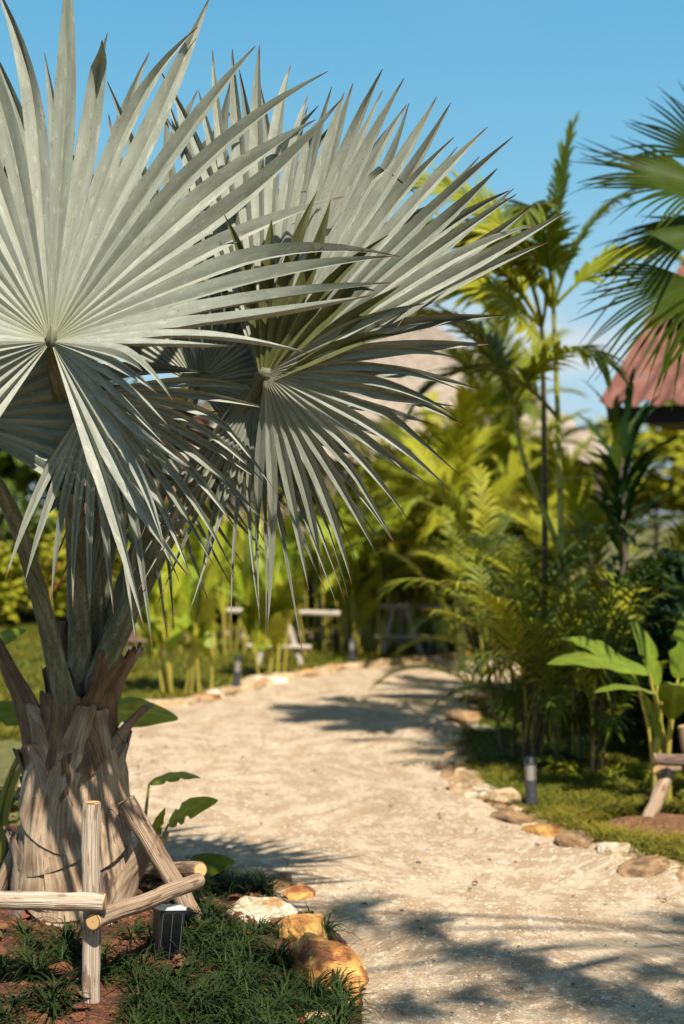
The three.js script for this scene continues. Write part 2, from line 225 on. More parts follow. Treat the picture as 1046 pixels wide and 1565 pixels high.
// ---------------------------------------------------------------- fan palm leaves
function fanSegments(o, parent, R) {
  const { u, n, L, th0, th1, N, cup = () => 0, droop = 0.1, split = 0.45, wob = 1, mats, lenf = a => 1, tipw = 2.1, pleat = 0.85 } = o;
  const r = u.clone().cross(n).normalize(), D = (th1 - th0) / N, down = V(0, -1, 0);
  const at = (th, rad, Ls) => { const c = cup(th), e = u.clone().multiplyScalar(Math.cos(th)).addScaledVector(r, Math.sin(th)); const q = e.multiplyScalar(Math.cos(c)).addScaledVector(n, Math.sin(c)).multiplyScalar(rad); const t = rad / L; return q.addScaledVector(down, droop * L * t * t); };
  for (let i = 0; i < N; i++) {
    const th = th0 + D * (i + 0.5), Ls = L * lenf(th) * (0.94 + 0.12 * R()), sp = (split * (0.9 + 0.2 * R())) * L * Math.min(1, lenf(th) + 0.1);
    const jl = (R() - 0.5) * 0.16 * wob, jn = (R() - 0.5) * 0.24 * wob, jd = (R() * R()) * 0.2 * wob, tw = (R() - 0.5) * 1.6 * wob, kink = R() < 0.09 * wob ? 0.25 + R() * 0.3 : 0;
    const rows = [], S = 13, pv = R();
    for (let k = 0; k <= S; k++) {
      const t = Math.pow(k / S, 0.95), rad = 0.02 + t * (Ls - 0.02), x = clamp((rad - sp) / (Ls - sp));
      const mid = at(th, rad), e1 = at(th - D / 2, rad), e2 = at(th + D / 2, rad);
      const T = at(th, rad + 0.01).sub(at(th, rad - 0.01)).normalize(); let side = e2.clone().sub(e1); const hw0 = side.length() / 2; side.normalize();
      let nn = side.clone().cross(T).normalize(); if (nn.dot(n) < 0 && Math.abs(nn.dot(n)) > 0.02) nn.negate();
      const hwS = sp * Math.tan(D / 2); let hw = rad <= sp ? hw0 : Math.max(0.0016, Math.min(hw0, hwS * (1 + 0.12 * x)) * (1 - Math.pow(x, tipw)));
      const f = pleat * (0.85 + 0.3 * pv) * (1 + 0.45 * x), a = tw * x * x;
      const sd = side.clone().multiplyScalar(Math.cos(a)).addScaledVector(nn, Math.sin(a)), nv = nn.clone().multiplyScalar(Math.cos(a)).addScaledVector(side, -Math.sin(a));
      const c = mid.clone().addScaledVector(side, jl * Ls * x * x).addScaledVector(nn, jn * Ls * x * x).addScaledVector(down, jd * Ls * x * x + kink * Ls * Math.max(0, x - 0.45));
      const pl = f * hw, nar = 1 / Math.sqrt(1 + (x > 0 ? f * f * 0.6 * x : 0));
      rows.push([-1, -0.5, 0, 0.5, 1].map(w => [c.clone().addScaledVector(sd, w * hw * nar).addScaledVector(nv, (Math.abs(w) - 1) * pl + (Math.abs(w) === 0.5 ? 0.10 * hw : 0)), w / 2 + 0.5, t]));
    }
    part('leaf_segment', new Geo().grid(rows.map(r => r.slice(0, 3))).grid(rows.map(r => r.slice(2))).build(), mats[Math.floor(R() * mats.length)], parent);
  }
}
function frond(parent, name, o) {          // one leaf: petiole + segments; group sits at the hastula
  const g = new THREE.Group(); g.name = name; g.position.copy(o.H).sub(parent.position); parent.add(g);
  const n = o.n.clone().normalize(), u = o.u.clone().addScaledVector(n, -o.u.dot(n)).normalize(), R = rng(o.seed);
  fanSegments({ ...o, u, n }, g, R);
  if (o.threads) { const tg = new Geo(), r2 = u.clone().cross(n); for (let k = 0; k < o.threads; k++) { const a = mix(o.th0, o.th1, R()), q = u.clone().multiplyScalar(Math.cos(a)).addScaledVector(r2, Math.sin(a)).multiplyScalar(o.L * (0.4 + 0.25 * R()) * (o.lenf ? o.lenf(a) : 1)).addScaledVector(n, 0.02 + 0.05 * R()), l = 0.05 + R() * 0.14; tg.tube(curve([q, q.clone().add(V((R() - 0.5) * 0.05, -l * 0.4, 0.02)), q.clone().add(V((R() - 0.5) * 0.1, -l, 0.01 + R() * 0.03))], 6), 0.0008, 4); } part('leaf_thread', tg.build(), M.thread, g).userData.kind = 'stuff'; }
  if (o.pet) {
    const pts = curve((o.root ? [o.root, ...o.pet] : o.pet).map(p => p.clone().sub(o.H)).concat([V(0, 0, 0).addScaledVector(n, -0.012), u.clone().multiplyScalar(0.12).addScaledVector(n, -0.02)]), 22);
    part('petiole', new Geo().tube(pts, t => mix(o.pw ?? 0.05, 0.017, Math.pow(t, 0.6)) * (1 - 0.6 * sstep(0.9, 1, t)), 12, 0.55, o.flat ?? V(0, 0, 1)).build(), o.pm ?? M.petiole, g);
  }
  return g;
}
const deg = Math.PI / 180;
{
  const palm = thing('silver_fan_palm', 'large silver-grey fan palm with stubby leaf-base trunk, held by a pole frame', 'palm', V(TR.x, 0.06, TR.z));
  // trunk core
  const Rt = y => y < 0.25 ? mix(0.205, 0.195, y / 0.25) : y < 0.9 ? mix(0.195, 0.105, (y - 0.25) / 0.65) : mix(0.108, 0.07, clamp((y - 0.9) / 0.3));
  const rows = []; for (let k = 0; k <= 40; k++) { const y = -0.08 + k / 40 * 1.22, row = []; for (let s = 0; s <= 36; s++) { const a = s / 36 * 2 * Math.PI; const r = Rt(Math.max(0, y)) + 0.03 * fbm(Math.cos(a) * 3, y * 7, Math.sin(a) * 3, 4) - 0.012 + 0.05 * (1 - sstep(-0.05, 0.1, y)); row.push([V(Math.sin(a) * r, y, Math.cos(a) * r), s / 36 * 3, y * 1.5]); } rows.push(row); }
  part('trunk', new Geo().grid(rows).build(), M.trunk, palm);
  // old leaf bases: shells that hug the trunk and end in cut stubs
  const boot = (phi, y0, len, wB, wS, lean, m, seed, o = {}) => {
    const S = 22, N = 12, th = o.th ?? 0.02, sideL = (o.side ?? 0) * (o.tri ? 0.45 : 1), R = rng(seed), skew = o.tri ? (o.side ?? 0) * 0.6 / 0.17 : o.skew ?? 0, slant = o.tri ? (o.side > 0 ? -1 : 1) * (0.07 + 0.08 * R()) : 0, out = [], inn = []; let rho = Rt(y0) + (o.off ?? 0.005) * (o.tri ? 1.25 : 1), y = y0; const a0 = o.hug ?? 0.45;
    for (let k = 0; k <= S; k++) {
      const s = k / S, psi = mix(-0.10, lean, sstep(a0, 1, s)); if (k) { rho += Math.sin(psi) * len / S + (s < a0 ? (Math.max(0, Rt(y + Math.cos(psi) * len / S)) - Math.max(0, Rt(y))) * 0.3 : 0); y += Math.cos(psi) * len / S; }
      const hw = mix(wB, wS, (o.tri ? s : sstep(0, o.nar ?? 0.75, s))) * (1 + 0.06 * fbm(s * 4, seed, 0, 2)) * (o.flare ? 1 + o.flare * sstep(0.75, 1, s) : 1), rc = mix(Rt(y0) + 0.02, wS * (o.rc ?? 1.25), sstep(0.25, 0.9, s)), ph = phi + skew * Math.pow(s, 1.4);
      const rad = V(Math.sin(ph), 0, Math.cos(ph)), tan = V(Math.cos(ph), 0, -Math.sin(ph)), nor = rad.clone().multiplyScalar(Math.cos(psi)).add(V(0, -Math.sin(psi), 0)), fw = V(0, Math.cos(psi), 0).addScaledVector(rad, Math.sin(psi));
      const c = rad.clone().multiplyScalar(rho).add(V(0, y, 0)), ro = [], ri = [];
      for (let j = 0; j <= N; j++) {
        const w = j / N * 2 - 1, be = w * hw / rc, lat = rc * Math.sin(be), inw = rc * (1 - Math.cos(be)); const jag = s > 0.86 ? fbm(w * 5, seed * 3.1, 2, 3) * 0.11 * (o.jag ?? 1) * (s - 0.86) / 0.14 : 0;
        const wv = 0.012 * fbm(w * 2.5 + seed, s * 4, seed, 3) + 0.004 * fbm(w * 11, s * 3, seed, 2);
        const p = c.clone().addScaledVector(tan, lat + sideL * s * s).addScaledVector(nor, -inw + wv).addScaledVector(fw, jag + slant * w * (1 - s) - (o.tri ? 0.05 * (1 - w * w) * (1 - s) : 0));
        ro.push([p, (j / N) * 0.8 + seed * 0.17, s * len * 2.2]); ri.push([p.clone().addScaledVector(nor, -th * (1 - 0.75 * w * w) * (1 - 0.3 * s)), (j / N) * 0.8 + seed * 0.17 + 0.3, s * len * 2.2]);
      }
      out.push(ro); inn.push(ri);
    }
    const g = new Geo().grid(out).grid(inn.map(r => [...r].reverse())); g.grid([out[S], inn[S]]); g.grid(out.map((r, k) => [inn[k][0], r[0]])); g.grid(out.map((r, k) => [r[N], inn[k][N]]));
    part('leaf_base', g.build(), m, palm);
  };
  // [angle, base height, length, half width at base, at stub, lean, material]
  const T1 = { tri: 1, jag: 0.2, hug: 0.8, th: 0.022 };
  const B = [
    [-0.6, -0.02, 0.46, 0.26, 0.03, 0.0, M.bootGrey, { ...T1, side: 0.18, off: 0.01 }], [0.6, -0.02, 0.48, 0.26, 0.03, 0.0, M.bootGrey, { ...T1, side: -0.22, off: 0.006 }], [-1.6, 0.0, 0.5, 0.2, 0.07, 0.3, M.bootGrey, {}], [1.7, 0.0, 0.42, 0.18, 0.07, 0.2, M.bootGrey, {}], [3.1, 0.0, 0.5, 0.22, 0.1, 0.2, M.bootGrey, {}],
    [-0.1, 0.10, 0.58, 0.30, 0.03, 0.0, M.bootTan, { ...T1, side: 0.26, off: 0.016 }], [0.8, 0.16, 0.54, 0.27, 0.03, 0.02, M.bootTan, { ...T1, side: -0.26, off: 0.022 }], [-0.95, 0.20, 0.50, 0.22, 0.03, 0.06, M.bootTan, { ...T1, side: 0.14, off: 0.018 }],
    [-1.75, 0.24, 0.40, 0.16, 0.07, 0.4, M.bootGrey, { off: 0.02 }], [2.2, 0.2, 0.5, 0.2, 0.09, 0.3, M.bootGrey, { off: 0.02 }],
    [0.2, 0.34, 0.50, 0.24, 0.03, 0.0, M.bootTan, { ...T1, side: -0.2, off: 0.030 }], [-0.45, 0.40, 0.44, 0.20, 0.04, 0.0, M.bootTan, { ...T1, side: 0.14, off: 0.034 }], [1.1, 0.36, 0.46, 0.18, 0.04, 0.05, M.bootTan, { ...T1, off: 0.034, side: -0.04 }],
    [-0.75, 0.52, 0.56, 0.12, 0.060, 0.22, M.bootBrown, { off: 0.03, hug: 0.25, jag: 0.6, side: -0.30, rc: 2.6 }], [-1.15, 0.42, 0.52, 0.12, 0.058, 0.25, M.bootBrown, { off: 0.03, hug: 0.2, side: -0.28, rc: 2.4, jag: 0.7 }], [1.25, 0.56, 0.27, 0.11, 0.048, 0.75, M.bootGrey, { off: 0.03, hug: 0.1, th: 0.03, jag: 0.3, side: 0.1, rc: 2.2 }],
    [0.62, 0.54, 0.48, 0.15, 0.070, 0.30, M.bootBrown, { off: 0.03, hug: 0.4, flare: 0.25, jag: 1.1, side: 0.10, rc: 2 }], [-0.05, 0.55, 0.32, 0.16, 0.075, 0.02, M.bootBrown, { ...T1, off: 0.034, jag: 0.5 }], [1.15, 0.62, 0.40, 0.11, 0.055, 0.4, M.bootGrey, { off: 0.02, hug: 0.3, jag: 1.2, side: 0.14, rc: 2 }],
    [-0.5, 0.62, 0.26, 0.13, 0.07, 0.02, M.bootBrown, { off: 0.03, jag: 0.4 }], [2.4, 0.6, 0.4, 0.15, 0.07, 0.5, M.bootBrown, {}], [-2.5, 0.55, 0.4, 0.15, 0.07, 0.5, M.bootBrown, {}],
    [0.85, -0.02, 0.36, 0.09, 0.062, 0.4, M.bootTan, { off: 0.05, hug: 0.12, flare: 0.2, jag: 1.4, th: 0.02, side: 0.15, rc: 2 }], [0.55, -0.03, 0.26, 0.10, 0.055, 0.2, M.bootGrey, { off: 0.05, hug: 0.2, jag: 1.2 }], [-1.2, 0.05, 0.30, 0.12, 0.06, 0.3, M.bootGrey, { off: 0.04, jag: 1.0, side: -0.08 }],
  ];
  B.forEach((b, i) => boot(b[0], b[1], b[2], b[3], b[4], b[5], b[6], i + 1, b[7]));
  // loose dry fibres
  const fr = rng(77), fg = new Geo(); for (let k = 0; k < 60; k++) { const a = (fr() - 0.5) * 3.4, y = fr() < 0.85 ? fr() * 0.10 : 0.3 + fr() * 0.5, r = Rt(y) + 0.045, p = V(Math.sin(a) * r, y, Math.cos(a) * r), q = V((fr() - 0.5) * 0.14, (fr() - 0.6) * 0.1, 0.03 + fr() * 0.05); fg.tube(curve([p, p.clone().addScaledVector(q, 0.5).add(V(0, 0.015, 0.01)), p.clone().add(q)], 5), 0.0015, 4); }
  part('loose_fibre', fg.build(), M.fibre, palm).userData.kind = 'stuff';

  const C = (px, py, d = 5.3) => P(px, py, d);
  let rk0 = 0; const o0 = () => V(TR.x + ((rk0 * 37) % 11 - 5) * 0.008, 0.74 + 0.01 * (rk0++ % 4), TR.z + 0.02);
  const lf = a => 0.62 + 0.38 * Math.pow(Math.cos(Math.abs(a) * 0.5), 1.3);
  const S1 = [M.silver, M.silverB, M.silverC, M.silver2], S2 = [M.silver2, M.silver2B, M.silver2B, M.silverC];
  // front leaf, facing the viewer
  const bump = (a, c, w) => Math.exp(-Math.pow((Math.abs(a) / deg - c) / w, 2));
  frond(palm, 'frond', { seed: 11, H: P(78, 522, 4.28), u: V(0.03, 1, -0.05), n: V(0.06, 0.14, 1), L: 1.32, th0: -152 * deg, th1: 160 * deg, N: 46, cup: a => 0.06 + 0.72 * bump(a, 112, 30), droop: 0.10, split: 0.42, mats: S1, lenf: a => { const d = Math.abs(a) / deg; return mix(1, 0.82, sstep(25, 70, d)) - 0.42 * sstep(72, 104, d) + 0.22 * sstep(128, 150, d); }, wob: 1.0, threads: 7, pet: [C(122, 1010, 5.22), C(118, 860, 5.1), C(108, 690, 4.75), P(82, 545, 4.41)], root: o0(), pw: 0.062 });
  // right leaf: the upper half stands flat to the sun
  frond(palm, 'frond', { seed: 23, H: P(402, 585, 4.5), u: V(0.545, 0.84, 0.0), n: V(-0.2, 0.12, 1), L: 1.12, th0: -54 * deg, th1: 30 * deg, N: 20, cup: a => 0.04, droop: 0.05, split: 0.58, mats: S1, lenf: a => 0.98 - 0.06 * a, wob: 0.5, threads: 4, pet: [C(165, 1000, 5.2), C(215, 900, 5.05), C(295, 740, 4.8), P(385, 612, 4.58)], root: o0(), pw: 0.062 });
  // another upright leaf close behind it
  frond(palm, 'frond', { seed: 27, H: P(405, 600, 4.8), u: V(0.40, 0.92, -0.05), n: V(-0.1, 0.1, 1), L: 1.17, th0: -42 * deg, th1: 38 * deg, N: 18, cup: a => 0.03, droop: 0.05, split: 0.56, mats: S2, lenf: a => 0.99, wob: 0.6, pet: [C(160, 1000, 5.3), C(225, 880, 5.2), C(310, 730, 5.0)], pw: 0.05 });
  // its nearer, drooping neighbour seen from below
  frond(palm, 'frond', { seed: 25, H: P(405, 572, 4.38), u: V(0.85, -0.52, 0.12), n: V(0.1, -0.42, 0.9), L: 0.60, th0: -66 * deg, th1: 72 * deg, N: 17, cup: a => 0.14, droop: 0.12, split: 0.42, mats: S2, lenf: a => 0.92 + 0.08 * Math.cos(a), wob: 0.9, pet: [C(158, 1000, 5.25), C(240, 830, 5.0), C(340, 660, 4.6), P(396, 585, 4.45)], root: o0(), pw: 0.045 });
  // low leaf under the front one, fanning right and down
  frond(palm, 'frond', { seed: 31, H: P(145, 600, 4.52), u: V(0.66, -0.72, 0.1), n: V(0.05, -0.1, 1), L: 0.60, th0: -62 * deg, th1: 78 * deg, N: 19, cup: a => 0.22, droop: 0.14, split: 0.40, mats: S1, lenf: a => 0.9 + 0.1 * Math.cos(a), wob: 0.9, threads: 6, pet: [C(140, 1000, 5.28), C(148, 840, 5.15), C(150, 680, 4.75)], root: o0(), pw: 0.05 });
  // upright leaf behind, between the two
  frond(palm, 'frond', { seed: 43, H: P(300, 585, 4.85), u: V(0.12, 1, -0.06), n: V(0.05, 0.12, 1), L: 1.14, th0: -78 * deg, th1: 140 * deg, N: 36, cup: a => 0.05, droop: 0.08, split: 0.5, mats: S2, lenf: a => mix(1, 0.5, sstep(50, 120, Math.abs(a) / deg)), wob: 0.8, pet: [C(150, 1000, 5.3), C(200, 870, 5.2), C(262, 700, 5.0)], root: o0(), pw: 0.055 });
  // young olive leaf in front of the right one
  frond(palm, 'frond', { seed: 57, H: P(400, 590, 4.40), u: V(0.42, 0.9, 0.05), n: V(-0.2, -0.1, 1), L: 0.66, th0: -34 * deg, th1: 44 * deg, N: 8, cup: a => 0.10, droop: 0.05, split: 0.42, mats: [M.olive], lenf: a => 0.82 + 0.18 * Math.cos(a * 2.5), wob: 1.2 });
  // leaf leaning out of the frame to the left
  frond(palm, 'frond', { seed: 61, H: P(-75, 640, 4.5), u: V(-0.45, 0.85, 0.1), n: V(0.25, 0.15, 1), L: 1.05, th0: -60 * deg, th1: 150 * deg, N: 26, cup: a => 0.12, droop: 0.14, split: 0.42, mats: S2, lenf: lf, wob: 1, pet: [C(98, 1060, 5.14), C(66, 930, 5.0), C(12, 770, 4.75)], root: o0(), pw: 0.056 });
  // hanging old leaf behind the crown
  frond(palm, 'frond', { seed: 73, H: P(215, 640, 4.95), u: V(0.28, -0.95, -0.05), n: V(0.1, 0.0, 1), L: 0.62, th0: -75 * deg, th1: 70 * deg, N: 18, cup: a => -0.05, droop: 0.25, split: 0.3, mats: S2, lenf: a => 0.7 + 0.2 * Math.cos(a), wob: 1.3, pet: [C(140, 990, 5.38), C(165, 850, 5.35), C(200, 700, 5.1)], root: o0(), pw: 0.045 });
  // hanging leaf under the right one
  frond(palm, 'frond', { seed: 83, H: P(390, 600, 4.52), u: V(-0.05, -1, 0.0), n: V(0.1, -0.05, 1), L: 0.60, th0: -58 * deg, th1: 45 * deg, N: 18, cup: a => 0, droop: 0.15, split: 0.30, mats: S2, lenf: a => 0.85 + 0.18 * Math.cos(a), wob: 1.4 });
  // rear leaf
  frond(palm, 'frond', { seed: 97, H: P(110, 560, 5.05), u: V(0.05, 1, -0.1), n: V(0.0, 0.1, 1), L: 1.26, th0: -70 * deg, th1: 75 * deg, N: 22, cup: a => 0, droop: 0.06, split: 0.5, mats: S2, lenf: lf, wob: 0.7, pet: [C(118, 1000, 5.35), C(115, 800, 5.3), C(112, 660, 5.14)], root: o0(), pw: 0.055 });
}
console.log('palm');

// ---------------------------------------------------------------- timber support frame
function pole(parent, name, a, b, r, m, seed, caps = [1, 1]) {
  const n = 14, pts = [], R = rng(seed); const ax = b.clone().sub(a);
  for (let k = 0; k <= n; k++) pts.push(a.clone().addScaledVector(ax, k / n).add(V(fbm(k * 0.22, seed, 0, 2) * r * 0.5, fbm(k * 0.22, seed, 5, 2) * r * 0.5, 0)));
  const g = part(name, new Geo().tube(pts, t => r * (1 + 0.16 * fbm(t * 5, seed, 3, 3)), 18).build(), m, parent);
  const uv = g.geometry.attributes.uv; for (let i = 0; i < uv.count; i++) uv.setY(i, uv.getY(i) * 0.9 + seed * 0.31);
  const dir = ax.clone().normalize();
  caps.forEach((c, k) => { if (!c) return; const e = part('cut_end', new THREE.CylinderGeometry(r * 0.93, r * 0.98, 0.006, 20), M.endGrain, g); e.position.copy(k ? pts[n] : pts[0]).addScaledVector(dir, k ? 0.002 : -0.002); e.quaternion.setFromUnitVectors(V(0, 1, 0), dir.clone().multiplyScalar(k ? 1 : -1)); });
  return g;
}
{
  const f = thing('palm_support_frame', 'nailed frame of peeled timber poles bracing the silver fan palm trunk', 'support frame', V(0, 0, 0));
  pole(f, 'post', P(140, 1580, 4.42), P(140, 1228, 4.46), 0.0285, M.pole, 2, [0, 1]);
  pole(f, 'rail', P(-70, 1374, 4.37), P(160, 1379, 4.37), 0.028, M.pole, 3);
  pole(f, 'rail', P(143, 1408, 4.37), P(303, 1346, 4.98), 0.028, M.pole2, 4);
  pole(f, 'brace', P(322, 1445, 5.12), P(193, 1225, 5.14), 0.035, M.pole2, 5, [0, 1]);
  pole(f, 'rail', P(306, 1329, 5.10), P(190, 1332, 5.65), 0.029, M.pole2, 6);
  pole(f, 'brace', P(-40, 1440, 5.4), P(60, 1230, 5.35), 0.03, M.pole2, 7, [0, 1]);
}
// ---------------------------------------------------------------- solar light in the bed
{
  const o = P(256, 1480, 4.80); o.y = 0.02;
  const g = thing('solar_spotlight', 'black solar garden light with white top tilted in the planting bed', 'garden light', o);
  const s = 4.80 / F, bh = 92 * s;
  const box = (w, h, d, wt, dt) => { const q = new THREE.BoxGeometry(w, h, d, 1, 4, 1), p = q.attributes.position; for (let i = 0; i < p.count; i++) { const t = p.getY(i) / h + 0.5; p.setX(i, p.getX(i) * mix(1, wt, t)); p.setZ(i, p.getZ(i) * mix(1, dt, t)); } q.computeVertexNormals(); return q; };
  const head = new THREE.Group(); head.name = 'head'; head.position.set(0, 0.035 + bh / 2, 0); head.rotation.set(-0.12, 0.42, -0.10, 'YXZ'); g.add(head);
  part('housing', box(0.078, bh, 0.045, 1.12, 1.9), M.black, head);
  const pn2 = part('solar_panel', new THREE.BoxGeometry(0.066, bh * 0.9, 0.004), M.panel, head); pn2.position.set(0, 0, 0.0345); pn2.rotation.x = 0.104;
  for (const x of [-0.034, 0, 0.034]) { const b = part('panel_rib', new THREE.BoxGeometry(0.0014, bh * 0.92, 0.002), M.trim, head); b.position.set(x, 0, 0.0372); b.rotation.x = 0.104; }
  const cap = part('cap', new THREE.BoxGeometry(0.092, 0.009, 0.09), M.capWhite, head); cap.position.set(0, bh / 2 + 0.005, 0);
  part('stake', new THREE.CylinderGeometry(0.011, 0.005, 0.14, 10), M.black, g).position.set(-0.01, 0.0, -0.03);
}
// ---------------------------------------------------------------- rocks
const PAL = { o: [[0.62, 0.40, 0.17], [0.78, 0.60, 0.32], [0.42, 0.22, 0.11]], p: [[0.76, 0.68, 0.55], [0.87, 0.82, 0.73], [0.66, 0.48, 0.29]], t: [[0.66, 0.53, 0.37], [0.80, 0.70, 0.55], [0.50, 0.36, 0.23]], g: [[0.48, 0.36, 0.23], [0.64, 0.50, 0.34], [0.34, 0.25, 0.16]] };
function rockGeo(sx, sy, sz, seed, cuts = 13, rough = 0.06, pal = null, det = 9) {
  const R = rng(seed * 977 + 5); let g = new THREE.IcosahedronGeometry(1, det); g.deleteAttribute('uv'); g.deleteAttribute('normal'); g = mergeVertices(g, 1e-5); const p = g.attributes.position, pl = [];
  for (let k = 0; k < cuts; k++) { const n = V(R() * 2 - 1, (R() * 2 - 1) * 0.8, R() * 2 - 1).normalize(); pl.push([n, 0.5 + R() * 0.32]); } pl.push([V((R() - 0.5) * 0.5, 1, (R() - 0.5) * 0.5).normalize(), 0.62]);
  const v = V(0, 0, 0), uv = [], col = [], C = new THREE.Color();
  for (let i = 0; i < p.count; i++) {
    v.fromBufferAttribute(p, i); for (const [n, d] of pl) { const e = v.dot(n) - d; if (e > 0) v.addScaledVector(n, -e); }
    const q = 1 + rough * 2 * fbm(v.x * 2.3 + seed, v.y * 2.3, v.z * 2.3, 4) + rough * 0.7 * fbm(v.x * 9, v.y * 9 + seed, v.z * 9, 3); v.multiplyScalar(q); p.setXYZ(i, v.x * sx, v.y * sy, v.z * sz);
    uv.push((v.x * sx + v.y * sy * 0.7) * 3 + seed * 0.37, (v.z * sz + v.y * sy * 0.7) * 3 + seed * 0.61);
    if (pal) { const X = v.x * sx * 9 + seed, Y = v.y * sy * 9, Z = v.z * sz * 9, lay = fbm(X * 0.5, Y * 3, Z * 0.5 + seed, 4), st = fbm(X * 1.2, Y * 1.2 + 7, Z * 1.2, 4), f = fbm(X * 6, Y * 6, Z * 6, 3); let c = mixc(pal[0], pal[1], sstep(-0.22, 0.22, lay)); c = mixc(c, pal[2], sstep(0.06, 0.3, st) * 0.85); c = hsv(c, 1 + f * 0.45); C.setRGB(clamp(c[0]), clamp(c[1]), clamp(c[2]), THREE.SRGBColorSpace); col.push(C.r, C.g, C.b); }
  }
  g.setAttribute('uv', new THREE.Float32BufferAttribute(uv, 2)); if (pal) g.setAttribute('color', new THREE.Float32BufferAttribute(col, 3)); g.computeVertexNormals(); return toCreasedNormals(g, 0.42);
}
const rock = (pos, sx, sy, sz, yaw, m, seed, label, group, tilt = 0, det = 9) => { const r = part('edging_stone', rockGeo(sx, sy, sz, seed, 13, 0.06, PAL[m], det), M.stone); r.position.copy(pos); r.rotation.set(tilt, yaw, tilt * 0.6); return tag(r, label, 'stone', group); };
rock(G(400, 1405, 0.07).setY(0.075), 0.19, 0.075, 0.17, 0.2, 'p', 3, 'flat white-topped slab stone at the bed edge behind the ochre boulders', null, 0.05, 26);
rock(G(466, 1432, 0.08).setY(0.085), 0.125, 0.115, 0.13, 0.5, 'o', 5, 'ochre boulder touching the white-topped slab', null, 0.05, 26);
rock(G(495, 1475, 0.09).setY(0.075), 0.125, 0.135, 0.16, 1.1, 'o', 8, 'largest orange-ochre boulder at the corner of the planting bed', null, 0.12, 26);
rock(G(522, 1515, 0.04).setY(0.03), 0.09, 0.085, 0.10, 0.2, 'o', 12, 'rusty brown boulder leaning low against the largest ochre boulder', null, 0.05, 26);
rock(G(482, 1556, 0.03).setY(0.025), 0.10, 0.045, 0.07, 0.1, 't', 15, 'low tan stone half sunk at the front tip of the planting bed');
for (const [px, py, w, i] of [[330, 1362, 0.10, 1], [372, 1350, 0.12, 2], [425, 1362, 0.11, 3], [455, 1378, 0.07, 4], [285, 1352, 0.1, 5]]) rock(G(px, py).setY(0.03), w, 0.055, 0.08, i * 1.3, ['g', 'o', 't'][i % 3], 20 + i, 'small shaded stone in the edging behind the white-topped slab', 'shaded stones behind the slab');
const rightStones = [[1052, 1350, 0.10, 0.06, 'p'], [990, 1336, 0.17, 0.045, 'g'], [935, 1312, 0.14, 0.06, 'p'], [880, 1298, 0.15, 0.07, 'g'], [826, 1280, 0.14, 0.06, 'o'], [795, 1262, 0.15, 0.055, 'g'], [768, 1236, 0.11, 0.10, 't'], [740, 1228, 0.06, 0.06, 'p'], [722, 1224, 0.065, 0.05, 'p'], [702, 1212, 0.09, 0.08, 't'], [686, 1192, 0.08, 0.06, 'g'], [672, 1180, 0.10, 0.03, 'g'], [694, 1124, 0.10, 0.05, 't'], [712, 1108, 0.16, 0.10, 'g'], [735, 1120, 0.13, 0.05, 'p'], [722, 1076, 0.14, 0.08, 'g'], [752, 1056, 0.16, 0.07, 'o'], [800, 1044, 0.16, 0.07, 't']];
rightStones.forEach(([px, py, w, h, c], i) => rock(G(px, py).setY(h * 0.5), w * 1.2, h * 0.9, w * 0.7, 0.6 + i * 0.37, c, 40 + i, { p: 'whitish stone in the edging row along the lawn with the tall palm clump', g: 'dark brown stone in the edging row along the lawn with the tall palm clump', o: 'ochre stone in the edging row along the lawn with the tall palm clump', t: 'tan blocky stone in the edging row along the lawn with the tall palm clump' }[c], 'stones edging the clump lawn'));
{ const R = rng(17); for (let k = 24; k < 72; k++) { const p = pathR[k]; if (p.z > -5.6 || p.z < -10.4) continue; const w = 0.07 + R() * 0.07, c = 'ttgtop'[Math.floor(R() * 6)]; rock(V(p.x + 0.05 + R() * 0.08, 0.012, p.z + (R() - 0.5) * 0.1), w, 0.035 + R() * 0.03, w * 0.7, R() * 3, c, 400 + k, 'small half-sunk stone between the larger stones edging the clump lawn', 'small stones edging the clump lawn'); } }
{
  const R = rng(5); for (let k = 56; k <= 112; k++) { const p = pathL[k], q = pathL[Math.min(120, k + 1)], d = p.distanceTo(q); if (p.z > -10.3 || p.x > 3.4) continue; const n = Math.max(1, Math.round(d / 0.24)); for (let j = 0; j < n; j++) { const c = p.clone().lerp(q, j / n); const w = 0.14 + R() * 0.09; rock(V(c.x - 0.05 + (R() - 0.5) * 0.06, 0.03, c.z - 0.05), w, 0.055 + R() * 0.035, 0.09, R() * 0.8, ['t', 't', 'p', 't', 'o'][Math.floor(R() * 5)], 100 + k * 3 + j, 'sandy stone in the edging row on the canna side of the path', 'stones edging the canna lawn'); } }
  for (let k = 0; k < 11; k++) { const c = G(285 + k * 30 + R() * 10, 978 + R() * 5); rock(c.setY(0.06), 0.16 + R() * 0.08, 0.12 + R() * 0.05, 0.14, R() * 3, ['t', 'p'][k % 2], 300 + k, 'light boulder in the row behind the canna clumps', 'boulders behind the cannas'); }
}
console.log('rocks');

